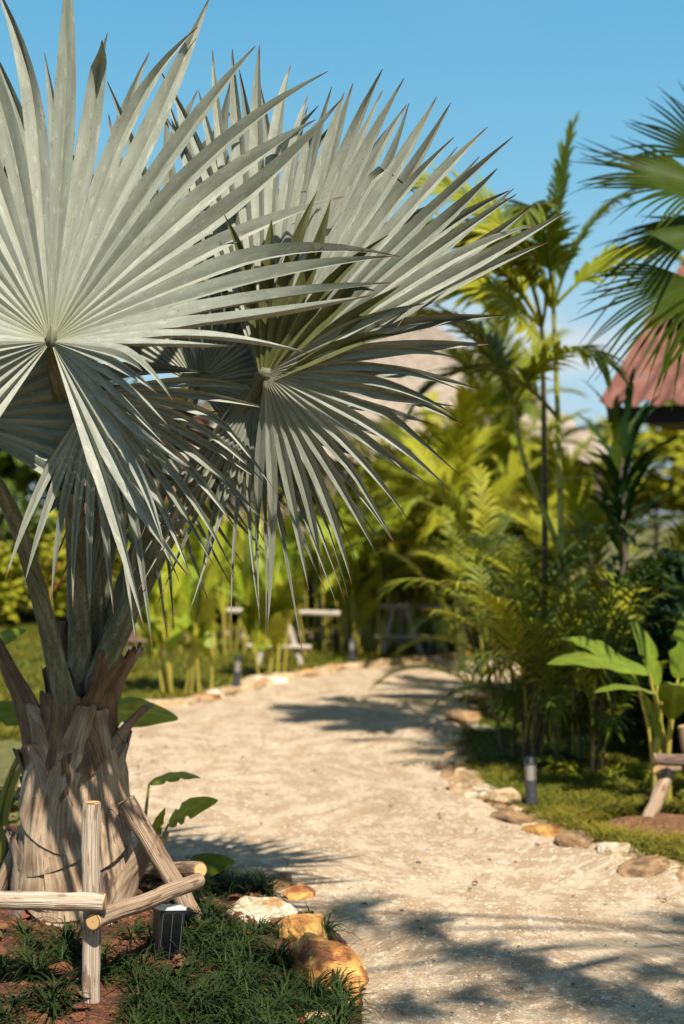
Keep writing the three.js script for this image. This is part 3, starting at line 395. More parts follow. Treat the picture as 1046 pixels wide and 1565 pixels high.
// ---------------------------------------------------------------- small ground matter
const stuff = (name, geo, m, mats, label, category, cols) => { const im = new THREE.InstancedMesh(geo, m, mats.length); mats.forEach((q, i) => { im.setMatrixAt(i, q); if (cols) im.setColorAt(i, cols[i]); }); im.castShadow = im.receiveShadow = true; im.name = name; return tag(im, label, category, null, 'stuff'); };
const mtx = (p, yaw, sc, tx = 0, tz = 0) => new THREE.Matrix4().compose(p, new THREE.Quaternion().setFromEuler(new THREE.Euler(tx, yaw, tz, 'YXZ')), sc.isVector3 ? sc : V(sc, sc, sc));
{
  const R = rng(909), ms = [], cs = []; const pg = new THREE.IcosahedronGeometry(1, 1), pp = pg.attributes.position; for (let i = 0; i < pp.count; i++) { const q = 1 + 0.5 * pn.noise(pp.getX(i) * 1.3 + 3, pp.getY(i) * 1.3, pp.getZ(i) * 1.3); pp.setXYZ(i, pp.getX(i) * q, pp.getY(i) * q, pp.getZ(i) * q); } pg.computeVertexNormals();
  let n = 0; while (n < 24000) { const z = -4.1 - Math.pow(R(), 1.5) * 8.5, x = -2.2 + R() * 4.4; if (!onPath(x, z)) continue; const cl = fbm(x * 1.6, 8, z * 1.6, 3); if (R() > 0.55 + cl * 1.2) continue; n++; const s = 0.0014 + 0.0045 * Math.pow(R(), 5) + (R() < 0.004 ? 0.006 : 0); const y = 0.026 + 0.018 * fbm(x * 1.3, 2, z * 1.3, 3) + 0.006 * fbm(x * 7, 5, z * 7, 3); ms.push(mtx(V(x, y + s * 0.2, z), R() * 6, V(s, s * 0.7, s * (0.7 + R() * 0.5)))); const t = R(); cs.push(t < 0.6 ? new THREE.Color().setRGB(0.50 + R() * 0.14, 0.41 + R() * 0.12, 0.30 + R() * 0.10) : t < 0.85 ? new THREE.Color().setRGB(0.42, 0.31, 0.2).multiplyScalar(0.7 + R() * 0.5) : new THREE.Color().setRGB(0.22, 0.17, 0.13)); }
  stuff('path_gravel', pg, M.pebble, ms, 'fine pale gravel scattered over the sandy path', 'gravel', cs);
  const lg = []; for (let k = 0; k < 1; k++) { const g = new Geo(); const rows = []; for (let i = 0; i <= 6; i++) { const t = i / 6, w = 0.35 * Math.sin(Math.PI * Math.pow(t, 0.8)) + 0.01; rows.push([-1, 0, 1].map(q => [V(t - 0.5, 0.18 * q * q + 0.15 * Math.sin(t * 3), q * w), q / 2 + 0.5, t])); } lg.push(g.grid(rows).build()); }
  const lm = [], lc = []; for (let k = 0; k < 420; k++) { const bed = k < 150, x = bed ? -2 + R() * 2 : -1.6 + R() * 3.6, z = bed ? -4.2 - R() * 1.5 : -4.3 - R() * 6; if (bed === onPath(x, z)) continue; const s = bed ? 0.02 + R() * 0.045 : 0.008 + 0.03 * R() * R(); lm.push(mtx(V(x, (bed ? bedY(x, z) : 0.028) + s * 0.12, z), R() * 6, s, (R() - 0.5) * 0.6, (R() - 0.5) * 0.6)); lc.push(new THREE.Color().setRGB(0.5 + R() * 0.9, 0.45 + R() * 0.7, 0.5 + R() * 0.4)); }
  stuff('leaf_litter', lg[0], M.litter, lm, 'dry brown leaf scraps scattered over path and soil', 'leaf litter', lc);
  const cm = []; for (let k = 0; k < 1500; k++) { const a = R() * 6.3, e = 0.2 + R() * 1.1, x = TR.x + Math.cos(a) * e, z = TR.z + Math.sin(a) * e; if (onPath(x + 0.22, z) || onPath(x, z - 0.2)) continue; const s = 0.004 + 0.022 * Math.pow(R(), 3); cm.push(mtx(V(x, bedY(x, z) + s * 0.2, z), R() * 6, V(s, s * 0.8, s), R() * 3)); }
  stuff('soil_clods', rockGeo(1, 0.8, 0.9, 3, 3, 0.3), M.clod, cm, 'crumbly orange-red soil clods under the fan palm', 'soil');
  // dwarf mondo grass
  const tuft = (seed, n, L, w, bend) => { const r = rng(seed), g = new Geo(); for (let k = 0; k < n; k++) { const a = r() * 6.283, e = 0.25 + r() * 1.05, l = L * (0.6 + r() * 0.6), d = V(Math.cos(a), 0, Math.sin(a)), s = V(-Math.sin(a), 0, Math.cos(a)), b = d.clone().multiplyScalar(0.012 * r()), rows = []; for (let i = 0; i <= 5; i++) { const t = i / 5, an = e + bend * t * t, p = b.clone().addScaledVector(d, Math.sin(mix(e, an, 0.5)) * l * t).add(V(0, Math.cos(mix(e, an, 0.6)) * l * t, 0)), hw = w * (1 - Math.pow(t, 2.2)) + 0.0002; rows.push([[p.clone().addScaledVector(s, -hw), 0, t], [p.clone().add(V(0, -hw * 0.35, 0)), 0.5, t], [p.clone().addScaledVector(s, hw), 1, t]]); } g.grid(rows); } return g.build(); };
  for (let v = 0; v < 3; v++) { const mm = [], cc = []; let k = 0, guard = 0; while (k < 170 && guard++ < 9000) { const x = -2.3 + R() * 2.35, z = -4.15 - R() * 1.75; if (onPath(x, z) || onPath(x + 0.10, z) || onPath(x + 0.02, z - 0.08)) continue; const e = Math.hypot(x - TR.x, z - TR.z); if (e < 0.34 || Math.hypot(x + 0.57, z + 4.72) < 0.10 || Math.hypot((x + 0.30) / 0.24, (z + 5.38) / 0.22) < 1 || Math.hypot(x + 0.10, z + 4.95) < 0.17 || Math.hypot(x + 0.06, z + 4.72) < 0.15) continue; if (x < -0.62 && R() < 0.60 + 0.5 * fbm(x * 5, 1, z * 5, 2)) continue; if (Math.hypot(x + 0.775, z + 4.36) < 0.09) continue; k++; mm.push(mtx(V(x, bedY(x, z) - 0.006, z), R() * 6.3, 0.75 + R() * 0.5)); const q = 0.7 + R() * 0.7, dr = R() < 0.12 ? 1.5 : 1; cc.push(new THREE.Color().setRGB(q * (0.9 + R() * 0.3) * dr, q * (dr > 1 ? 1.15 : 1), q * 0.9)); } stuff('mondo_grass', tuft(60 + v, 36, 0.115, 0.0031, 1.25), M.mondo, mm, ['dark green dwarf mondo grass tufts covering the red soil bed', 'dark green mondo grass tufts mixed through the red soil bed', 'dark grassy ground cover of mondo tufts under the fan palm'][v], 'ground cover', cc); }
  // lawns
  for (let v = 0; v < 2; v++) { const mm = [], cc = []; let k = 0; while (k < 15000) { const left = v === 0, d = left ? 10 + R() * 13 : 6 + Math.pow(R(), 1.6) * 9, x = left ? -d * 0.26 - 0.3 + R() * (d * 0.30 + 3) : 0.3 + R() * (d * 0.26 + 0.6), z = -d; if (onPath(x, z) || onPath(x - 0.15, z) || onPath(x + 0.1, z + 0.1)) continue; if (left ? (x > 0.2 && z > -14.8) || (x > -1 && z > -10.5) || (x > -2.1 && z > -10.4) : z < -12.5 && x > 1.6) { if (left) continue; } if (Math.hypot(x - 1.70, (z + 7.16) / 0.8) < 0.46) continue; k++; const dry = fbm(x * 1.1, 4, z * 1.1, 3); mm.push(mtx(V(x, -0.022, z), R() * 6.3, (left ? 0.8 : 0.8) + R() * 0.7)); const q = 0.8 + R() * 0.5; cc.push(new THREE.Color().setRGB(q * (1.05 + dry * 0.8 + R() * 0.25), q * (1.0 + dry * 0.15), q * 0.8)); } stuff('lawn_grass', tuft(70 + v, 22, v ? 0.115 : 0.085, 0.0028, 0.9), M.grass, mm, v ? 'short lawn grass around the tall palm clump' : 'short lawn grass around the canna clumps', 'grass', cc); }
}
console.log('ground cover');

// ---------------------------------------------------------------- bollard lights
function bollard(p, h, label, group) {
  const g = thing('bollard_light', label, 'garden light', p, group);
  part('post', new THREE.CylinderGeometry(0.031, 0.033, h * 0.6, 20), M.bollard, g).position.y = h * 0.3;
  part('lens', new THREE.CylinderGeometry(0.029, 0.029, h * 0.30, 20), M.lens, g).position.y = h * 0.75;
  part('bulb_core', new THREE.CylinderGeometry(0.010, 0.010, h * 0.30, 10), M.trim, g).position.y = h * 0.75;
  for (let k = 0; k < 4; k++) { const a = k * Math.PI / 2 + 0.6, b = part('rib', new THREE.BoxGeometry(0.005, h * 0.3, 0.005), M.bollard, g); b.position.set(Math.sin(a) * 0.031, h * 0.75, Math.cos(a) * 0.031); }
  part('cap', new THREE.CylinderGeometry(0.026, 0.037, h * 0.1, 20), M.black, g).position.y = h * 0.95; return g;
}
bollard(G(813, 1243), 0.30, 'grey bollard light with clear lens standing before the tall palm clump').rotation.z = 0.03;
bollard(G(362, 1060), 0.33, 'dark bollard light standing beside the canna stems').rotation.z = -0.04;
bollard(G(538, 1017), 0.28, 'dark bollard light in the canna lawn where the path bends', 'bollards at the bend');
bollard(G(657, 1006), 0.28, 'dark bollard light in the canna lawn where the path bends', 'bollards at the bend');

// ---------------------------------------------------------------- plants
function leafletRows(g, o, dir, side, nor, l, w, droop, fold = 0.35) {
  const rows = []; for (let i = 0; i <= 5; i++) { const t = i / 5, hw = w * Math.pow(Math.sin(Math.PI * Math.min(0.98, 0.08 + t * 0.9)), 0.75) * (1 - 0.25 * t), c = o.clone().addScaledVector(dir, l * t).add(V(0, -droop * l * t * t, 0)); rows.push([-1, 0, 1].map(q => [c.clone().addScaledVector(side, q * hw).addScaledVector(nor, Math.abs(q) * hw * fold), q / 2 + 0.5, t])); } g.grid(rows);
}
function pinnate({ len, n, leafL, leafW, elev, arch, seed, vee = 0.35, droop = 0.25, start = 0.2, rr = 0.012, ang = 0.95 }) {
  const R = rng(seed), g = new Geo(), pts = [], S = 24; let p = V(0, 0, 0), a = elev; const fr = [];
  for (let k = 0; k <= S; k++) { const T = V(Math.cos(a), Math.sin(a), 0), N = V(-Math.sin(a), Math.cos(a), 0); pts.push(p.clone()); fr.push([p.clone(), T, N]); p = p.clone().addScaledVector(T, len / S); a -= arch / S * (0.5 + k / S); }
  g.tube(pts, t => rr * (1 - 0.85 * t) + 0.001, 6);
  for (let k = 0; k < n; k++) for (const sd of [-1, 1]) {
    const s = start + (1 - start) * (k + (sd > 0 ? 0.5 : 0)) / n, q = s * S, i = Math.min(S - 1, Math.floor(q)), f = q - i; const o = fr[i][0].clone().lerp(fr[i + 1][0], f), T = fr[i][1], N = fr[i][2], Z = V(0, 0, sd);
    const fa = mix(ang, 0.3, s) + (R() - 0.5) * 0.2, ve = vee + (R() - 0.5) * 0.25, dir = T.clone().multiplyScalar(Math.cos(fa)).addScaledVector(Z.clone().multiplyScalar(Math.cos(ve)).addScaledVector(N, Math.sin(ve)), Math.sin(fa)).normalize();
    const nor = N.clone().addScaledVector(dir, -N.dot(dir)).normalize(), side = dir.clone().cross(nor), l = leafL * (0.45 + 0.55 * Math.sin(Math.PI * clamp(0.15 + (s - start) / (1 - start) * 0.75))) * (0.88 + R() * 0.24);
    leafletRows(g, o, dir, side, nor, l, leafW * (0.8 + R() * 0.4), droop * (0.5 + R()));
  }
  return g.build();
}
const FR = [[1.5, 26, 0.42, 0.021, 1.15, 1.5], [1.7, 30, 0.46, 0.022, 1.3, 1.2], [1.3, 24, 0.38, 0.02, 0.95, 1.7], [1.6, 28, 0.44, 0.022, 1.42, 0.8], [1.1, 20, 0.36, 0.02, 0.7, 1.3], [1.4, 26, 0.40, 0.02, 1.25, 2.0]].map((q, i) => pinnate({ len: q[0], n: q[1], leafL: q[2], leafW: q[3], elev: q[4], arch: q[5], seed: 500 + i }));
const NF = [[1.0, 14, 0.30, 0.014, 1.2, 1.4], [0.8, 12, 0.28, 0.013, 0.9, 1.4], [1.1, 15, 0.30, 0.014, 1.35, 1.0], [0.7, 11, 0.26, 0.013, 0.6, 1.2]].map((q, i) => pinnate({ len: q[0], n: q[1], leafL: q[2], leafW: q[3], elev: q[4], arch: q[5], seed: 540 + i, droop: 0.45, rr: 0.007 }));
const putFrond = (parent, geo, m, p, yaw, tilt, sc, roll = 0) => { const f = part('frond', geo, m, parent); f.position.copy(p); f.rotation.set(roll, yaw, tilt, 'YXZ'); f.scale.setScalar(sc); return f; };
function areca(label, group, pos, o) {       // clump of canes with arching feather fronds
  const R = rng(o.seed), g = thing(o.name ?? 'areca_palm', label, 'palm', pos, group);
  for (let c = 0; c < o.canes; c++) {
    const a = R() * 6.283, e = o.spread * Math.sqrt(R()), b = V(Math.cos(a) * e, -0.03, Math.sin(a) * e), h = o.h * (0.55 + R() * 0.5), top = b.clone().add(V(Math.cos(a) * e * 0.9 + (R() - 0.5) * 0.15, h, Math.sin(a) * e * 0.9));
    part('cane', new Geo().tube(curve([b, b.clone().lerp(top, 0.5).add(V((R() - 0.5) * 0.06, 0, 0)), top], 8), t => mix(o.r ?? 0.022, (o.r ?? 0.022) * 0.6, t), 8).build(), o.cm ?? M.cane, g);
    const nf = o.fr[0] + Math.floor(R() * o.fr[1]), y0 = R() * 6.28;
    for (let k = 0; k < nf; k++) putFrond(g, (o.geos ?? FR)[Math.floor(R() * (o.geos ?? FR).length)], o.mats[Math.floor(R() * o.mats.length)], top.clone().add(V(0, -0.12 * k * R() * (o.low ?? 1), 0)), y0 + k * 2.4 + R() * 0.6, (R() - 0.6) * 0.5, (o.sc ?? 1) * (0.75 + R() * 0.45));
  }
  return g;
}
function paddle(L, Wd, elev, arch, seed, fold = 0.25) {
  const R = rng(seed), rows = [], S = 22, notch = Array.from({ length: 48 }, () => R()); let p = V(0, 0, 0), a = elev;
  for (let k = 0; k <= S; k++) { const t = k / S, T = V(Math.cos(a), Math.sin(a), 0), N = V(-Math.sin(a), Math.cos(a), 0), hw = Wd * Math.pow(Math.sin(Math.PI * clamp(0.03 + 0.97 * Math.pow(t, 0.85), 0, 0.995)), 0.65) + 0.002; const tear = q => Math.abs(q) === 1 && k > 3 && k < S - 1 && notch[k * 2 + (q > 0 ? 1 : 0)] < 0.14 ? 0.55 : 1; rows.push([-1, -0.55, 0, 0.55, 1].map(q => [p.clone().add(V(0, 0, q * hw * tear(q))).addScaledVector(N, Math.abs(q) * hw * fold - q * q * hw * 0.18 + 0.05 * Math.abs(q) * hw * Math.sin(t * 22 + seed + q)), q / 2 + 0.5, t])); p = p.clone().addScaledVector(T, L / S); a -= arch / S * (0.4 + 1.2 * t); }
  return new Geo().grid(rows).build();
}
const PD = [[0.55, 0.085, 1.35, 0.5], [0.62, 0.09, 1.2, 0.8], [0.48, 0.08, 1.45, 0.3], [0.6, 0.085, 1.0, 0.9], [0.5, 0.07, 1.5, 0.2]].map((q, i) => paddle(...q, 600 + i));
function canna(label, group, pos, o) {
  const R = rng(o.seed), g = thing(o.name ?? 'canna_clump', label, 'plant', pos, group);
  for (let c = 0; c < o.n; c++) {
    const a = R() * 6.283, e = o.spread * Math.sqrt(R()), b = V(Math.cos(a) * e, -0.03, Math.sin(a) * e * 0.6), h = o.h * (0.5 + R() * 0.5), top = b.clone().add(V((R() - 0.5) * 0.25 + Math.cos(a) * e * 0.3, h, (R() - 0.5) * 0.2));
    part('stem', new Geo().tube(curve([b, b.clone().lerp(top, 0.5), top], 6), t => mix(0.016, 0.007, t), 7).build(), M.stalk, g);
    const nl = 2 + Math.floor(R() * 3); for (let k = 0; k < nl; k++) { const l = part('leaf', PD[Math.floor(R() * PD.length)], R() < 0.6 ? M.cannaY : M.canna, g); l.position.copy(b.clone().lerp(top, 1 - 0.18 * k)); l.rotation.set((R() - 0.5) * 0.8, R() * 6.283, (R() - 0.3) * 0.3, 'YXZ'); l.scale.setScalar((o.sc ?? 1) * (0.7 + R() * 0.5)); }
  }
  return g;
}
// canna clumps on the far lawn
canna('canna clump with yellow stems beside the dark bollard light', null, G(285, 1062), { seed: 1, n: 12, spread: 0.26, h: 1.0, sc: 1.1 });
canna('slender canna clump rising in front of the pale trestle', null, G(408, 1040), { seed: 2, n: 8, spread: 0.16, h: 1.15, sc: 1.15 });
[[330, 1000, 3, 10], [475, 1000, 4, 8], [560, 1002, 5, 12], [600, 992, 6, 10], [640, 985, 7, 9], [520, 985, 8, 9], [430, 985, 9, 9], [700, 985, 10, 9], [250, 985, 11, 9]].forEach(([x, y, s, n]) => canna('yellow-green canna clump in the planting along the back of the lawn', 'cannas at the back of the lawn', G(x, y), { seed: s + 20, n: n + 1, spread: 0.5, h: 1.25, sc: 1.1 }));
console.log('canna');

// areca thicket behind the bend, then the tall clump in front
const Y = [M.areca, M.areca, M.arecaY, M.arecaY, M.arecaD];
[[600, 15.5, 0.9, 1], [690, 15.0, 1.0, 2], [770, 14.8, 1.3, 3], [650, 18, 2.2, 4], [740, 18, 2.2, 5], [820, 16.5, 1.1, 6], [560, 19, 0.9, 7], [500, 20.5, 0.8, 8], [700, 16.6, 0.9, 9]].forEach(([px, d, h, s]) => areca('feathery yellow-green areca palm in the thicket behind the path bend', 'areca thicket', V((px - 523) / F * d, 0, -d - 0.9), { seed: s, canes: 6, spread: 0.4, h, fr: [4, 3], mats: Y, sc: 1.0 }));
{
  // tall two-caned palm with big fronds
  const b = G(838, 1172), g = thing('tall_areca_palm', 'tall slim-caned areca palm rising highest from the clump by the bollard', 'palm', b), d = -b.z;
  const L = (px, py, dd = d) => P(px, py, dd).sub(b);
  const canes = [[L(850, 1175), L(858, 900), L(853, 640), L(846, 470)], [L(822, 1170, d + 0.2), L(832, 900, d + 0.2), L(832, 640, d + 0.2), L(828, 500, d + 0.2)], [L(880, 1180, d + 0.1), L(872, 900, d + 0.1), L(800, 700, d + 0.1), L(785, 620, d + 0.1)]];
  canes.forEach((c, i) => part('cane', new Geo().tube(curve(c, 16), t => mix(0.026, 0.013, t), 10).build(), i === 1 ? M.caneDark : M.cane, g));
  const fg = (len, leafL, elev, arch, seed, n = 38, w = 0.0175) => pinnate({ len, n, leafL, leafW: w, elev, arch, seed, vee: 0.25, droop: 0.35 });
  const t1 = canes[0][3], t2 = canes[1][3], t3 = canes[2][3];
  for (const [o, len, ll, el, ar, yaw, m, s, roll] of [
    [t1, 1.15, 0.30, 1.55, 0.25, 0.3, M.areca, 1, 0], [t2, 1.35, 0.40, 1.45, 1.5, 2.9, M.arecaY, 2, 0.4], [t1, 1.3, 0.42, 1.4, 1.3, 2.6, M.areca, 3, 0.6], [canes[0][2].clone().add(V(0, 0.35, 0)), 1.15, 0.34, 0.95, 0.45, 3.25, M.arecaY, 4, -0.9], [t1, 0.9, 0.3, 1.3, 0.8, 0.2, M.arecaD, 5, 0], [t2, 1.3, 0.4, 1.25, 2.2, 3.6, M.areca, 6, 0.3], [t2, 1.2, 0.38, 1.2, 2.0, 2.2, M.arecaY, 7, 0.2], [t3, 1.1, 0.36, 1.2, 1.6, 3.4, M.areca, 8, 0], [t2, 1.15, 0.34, 1.15, 1.0, 3.0, M.arecaY, 21, 0.7], [t2, 1.0, 0.34, 1.35, 1.3, 3.5, M.arecaY, 22, 0.9], [t1, 1.1, 0.34, 1.3, 1.6, 2.8, M.arecaY, 23, 0.8], [t2, 0.95, 0.34, 0.8, 1.2, 3.2, M.arecaY, 24, 0.8], [t1, 1.0, 0.3, 1.0, 1.5, 0.4, M.areca, 25, -0.5], [t3, 1.0, 0.34, 1.3, 1.4, 2.4, M.arecaD, 9, 0], [t3, 1.0, 0.32, 0.8, 1.5, 5.2, M.areca, 10, 0], [t1, 1.2, 0.36, 1.1, 1.9, 4.4, M.arecaD, 11, 0], [canes[0][2], 1.0, 0.34, 0.9, 1.9, 3.3, M.arecaD, 12, 0]])
    putFrond(g, fg(len, ll, el, ar, 700 + s), m, o.clone(), yaw, 0, 1, Math.cos(yaw) < 0 ? -Math.abs(roll) : Math.abs(roll));
}
// narrow-leaved bushy clump round its foot
const bam = { name: 'bamboo_palm', cm: M.caneDark, geos: NF, mats: [M.bamboo, M.arecaD, M.areca, M.areca, M.arecaY], r: 0.013, low: 2.2 };
areca('bushy narrow-leaved palm clump directly behind the clear-lens bollard', null, G(800, 1178), { ...bam, seed: 31, canes: 9, spread: 0.2, h: 1.0, fr: [4, 2], sc: 0.75 });
areca('dense dark narrow-leaved palm clump beside the big-leaved heliconia', null, G(885, 1185), { ...bam, seed: 32, canes: 9, spread: 0.2, h: 0.9, fr: [4, 2], sc: 0.75 });
areca('leafy palm clump overhanging the stones at the inside of the bend', null, G(800, 1110), { ...bam, seed: 33, canes: 8, spread: 0.25, h: 1.15, fr: [4, 2], sc: 0.85 });
areca('broad yellow-green palm clump filling the space behind the tall areca', null, V(1.75, 0, -11.4), { seed: 34, canes: 6, spread: 0.4, h: 1.1, fr: [5, 2], mats: [M.areca, M.arecaY, M.arecaY], sc: 0.75 });
console.log('arecas');

// green fan palms: at the right edge, and outside the frame casting the dappled shade on the path
const lfg = a => 0.72 + 0.28 * Math.cos(a * 0.6);
{
  const base = V(2.42, 0, -7.5), g = thing('green_fan_palm', 'green fan palm with dark leaves hanging before the red corrugated roof', 'palm', base);
  part('trunk', new Geo().tube(curve([base.clone().setY(-0.05), V(2.40, 1.5, -7.5), V(2.36, 3.0, -7.5)].map(p => p.clone().sub(base)), 12), t => mix(0.12, 0.075, t), 14).build(), M.bark, g);
  const T = V(2.36, 3.0, -7.5), mk = (H, u, n, L, t0, t1, N, seed, dr = 0.16, cu = 0.1) => frond(g, 'frond', { seed, H, u, n, L, th0: t0 * deg, th1: t1 * deg, N, cup: a => cu + 0.1 * a * a * 0.3, droop: dr, split: 0.4, mats: [M.fanGreen], lenf: lfg, wob: 0.9, pet: [T, T.clone().lerp(H, 0.5).add(V(0, 0.08, 0))], pw: 0.022, pm: M.stalk, tipw: 2.2 });
  mk(P(1085, 290, 7.3), V(-0.9, 0.45, 0.2), V(0.2, 0.8, 0.55), 0.76, -70, 60, 30, 201);
  mk(P(1062, 432, 7.2), V(-0.75, -0.42, 0.3), V(-0.1, 0.65, 0.75), 0.62, -75, 75, 30, 202, 0.3);
  mk(P(1095, 250, 7.6), V(-0.35, 0.9, 0.1), V(0.1, 0.3, 0.95), 0.58, -60, 60, 24, 203);
  mk(P(1075, 360, 7.7), V(-0.8, 0.1, -0.3), V(0, 0.8, 0.6), 0.6, -70, 70, 24, 204, 0.4);
  mk(P(1120, 420, 7.1), V(0.1, -0.9, 0.4), V(0, 0.4, 0.9), 0.7, -70, 70, 18, 205, 0.2);
  mk(P(1180, 240, 7.4), V(0.7, 0.5, 0.2), V(0, 0.8, 0.5), 0.8, -80, 80, 18, 206, 0.3);
}
{
  const base = V(2.75, 0, -2.1), g = thing('shade_fan_palm', 'tall green fan palm beside the near path, its high crown dappling the gravel', 'palm', base), T = V(2.6, 4.5, -2.1);
  part('trunk', new Geo().tube(curve([V(0, -0.05, 0), V(0.02, 2, 0), T.clone().sub(base)], 10), t => mix(0.13, 0.09, t), 12).build(), M.bark, g);
  let s = 300; const R = rng(41);
  for (const [px, py, L] of [[560, 1402, 0.42], [668, 1428, 0.40], [760, 1462, 0.44], [842, 1490, 0.46], [930, 1530, 0.50], [1030, 1545, 0.55], [1010, 1490, 0.3], [640, 1545, 0.34], [740, 1530, 0.28], [1100, 1420, 0.5], [1180, 1500, 0.6], [460, 1500, 0.30]]) {   // where each leaf's shade lies on the ground
    const h = 4.2 + R() * 0.5, H = G(px, py).addScaledVector(SUN, h / SUN.y), o = V(H.x - T.x, 0, H.z - T.z), u = o.clone().setY(-0.1).normalize();
    frond(g, 'frond', { seed: s++, H, u, n: V((R() - 0.5) * 0.9, 1, (R() - 0.5) * 0.9), L, th0: -115 * deg, th1: 115 * deg, N: 22, cup: a => 0.1, droop: 0.35, split: 0.32, mats: [M.fanGreen], lenf: lfg, wob: 1.6, pet: [T, T.clone().lerp(H, 0.5).add(V(0, 0.1, 0))], pw: 0.02, pm: M.stalk, tipw: 1.6 });
  }
}
// heliconia at the right edge with its support
{
  const BL = [paddle(0.62, 0.115, 0.4, 0.9, 31, 0.12), paddle(0.56, 0.10, 1.0, 1.2, 32, 0.15), paddle(0.5, 0.09, 1.3, 0.6, 33, 0.2), paddle(0.66, 0.11, 1.15, 1.0, 34, 0.15)];
  const heli = (label, base, list, sc = 1, seed = 1) => { const g = thing('heliconia_plant', label, 'plant', base), R = rng(seed); for (const [x, h, z, yaw, v, s, roll] of list) { const b = V((R() - 0.5) * 0.12, -0.03, (R() - 0.5) * 0.1), t = V(x, h, z); part('stem', new Geo().tube(curve([b, b.clone().lerp(t, 0.6).add(V(-x * 0.25, 0, 0)), t], 10), q => mix(0.020, 0.008, q) * sc, 8).build(), M.stalk, g); const l = part('leaf', BL[v], M.banana, g); l.position.copy(t); l.rotation.set(Math.cos(yaw) < 0 ? -Math.abs(roll) : Math.abs(roll), yaw, 0, 'YXZ'); l.scale.setScalar(s); } return g; };
  heli('heliconia with broad arching leaves behind the tied timber prop', G(1012, 1236), [[-0.08, 0.74, 0.05, 2.95, 0, 0.9, 0.35], [-0.02, 0.62, 0.08, 3.4, 0, 0.65, 0.1], [-0.12, 0.66, -0.05, 2.7, 1, 0.9, -0.3], [-0.02, 0.66, -0.02, 2.2, 2, 0.8, 0], [0.06, 0.64, 0.08, 0.2, 0, 1, 0.3], [0.1, 0.7, -0.05, 0.8, 3, 1, 0], [0.02, 0.5, 0.1, 4.4, 1, 0.8, 0.2], [-0.05, 0.4, 0.1, 3.6, 2, 0.6, 0.2]], 1, 4);
  heli('broad-leaved plant half hidden behind the fan palm trunk on the lawn side', V(-1.55, 0, -6.3), [[-0.22, 0.66, 0.05, 0.25, 0, 0.75, 0.7], [-0.20, 0.80, 0, 0.5, 3, 0.7, 0.5], [0.22, 0.64, 0, 0.15, 0, 1.0, 0.6], [0.30, 0.80, -0.05, 0.7, 2, 0.9, 0.3], [-0.1, 0.45, 0.15, 5.9, 1, 0.6, 0.9], [-0.22, 0.40, 0.1, 0.1, 1, 0.6, 0.8], [0.02, 0.2, 0.15, 3.6, 1, 0.7, 0.5]], 1, 9);
  heli('sparse dark-leaved shoot beside the fan palm trunk next to the path', V(-0.80, 0.04, -5.75), [[0.02, 0.46, 0.0, 0.3, 4 % 4, 0.35, 0.3], [0.10, 0.30, 0.0, 0.15, 3, 0.42, 0.9], [0.14, 0.10, 0.05, 0.1, 3, 0.5, 1.1], [0.05, 0.22, 0.05, 5.6, 2, 0.4, 0.2]], 0.6, 12);
  const f = thing('plant_prop', 'weathered timber prop tied beside the heliconia', 'support frame', V(0, 0, 0)), o = G(978, 1270);
  pole(f, 'post', o.clone().setY(-0.04), P(1022, 1180, 7.35), 0.036, M.pole2, 21, [0, 1]);
  pole(f, 'rail', P(1000, 1160, 7.25), P(1180, 1166, 7.3), 0.03, M.poleDark, 22);
  pole(f, 'rail', P(1005, 1177, 7.35), P(1090, 1166, 8.2), 0.027, M.pole2, 23);
  pole(f, 'post', P(1075, 1290, 7.6), P(1046, 1110, 7.6), 0.034, M.pole2, 24, [0, 1]);
}
// strap-leaved dracaena in front of the red-roofed house
function dracaena(label, pos, h, seed, m, n = 70, L = 0.62, group) {
  const R = rng(seed), g = thing('dracaena', label, 'plant', pos, group), st = [paddle(L, 0.03, 0.9, 1.3, seed, 0.3), paddle(L, 0.028, 1.2, 1.0, seed + 1, 0.3), paddle(L * 0.8, 0.028, 0.5, 1.2, seed + 2, 0.3)];
  part('stem', new Geo().tube([V(0, -0.05, 0), V(0.03, h * 0.5, 0), V(0, h, 0)], t => mix(0.04, 0.028, t), 10).build(), M.bark, g);
  for (let k = 0; k < n; k++) { const t = k / n, l = part('leaf', st[Math.floor(R() * 3)], R() < 0.3 ? M.hedge : m, g); l.position.set(0, h * (0.35 + 0.65 * t), 0); l.rotation.set((R() - 0.5) * 0.5, k * 2.4 + R(), (t - 0.6) * 0.9, 'YXZ'); l.scale.setScalar(0.75 + R() * 0.5); }
}
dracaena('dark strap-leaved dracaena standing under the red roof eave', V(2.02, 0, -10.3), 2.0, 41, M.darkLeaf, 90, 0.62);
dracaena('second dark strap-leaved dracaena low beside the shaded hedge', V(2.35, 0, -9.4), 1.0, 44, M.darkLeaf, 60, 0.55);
console.log('right plants');

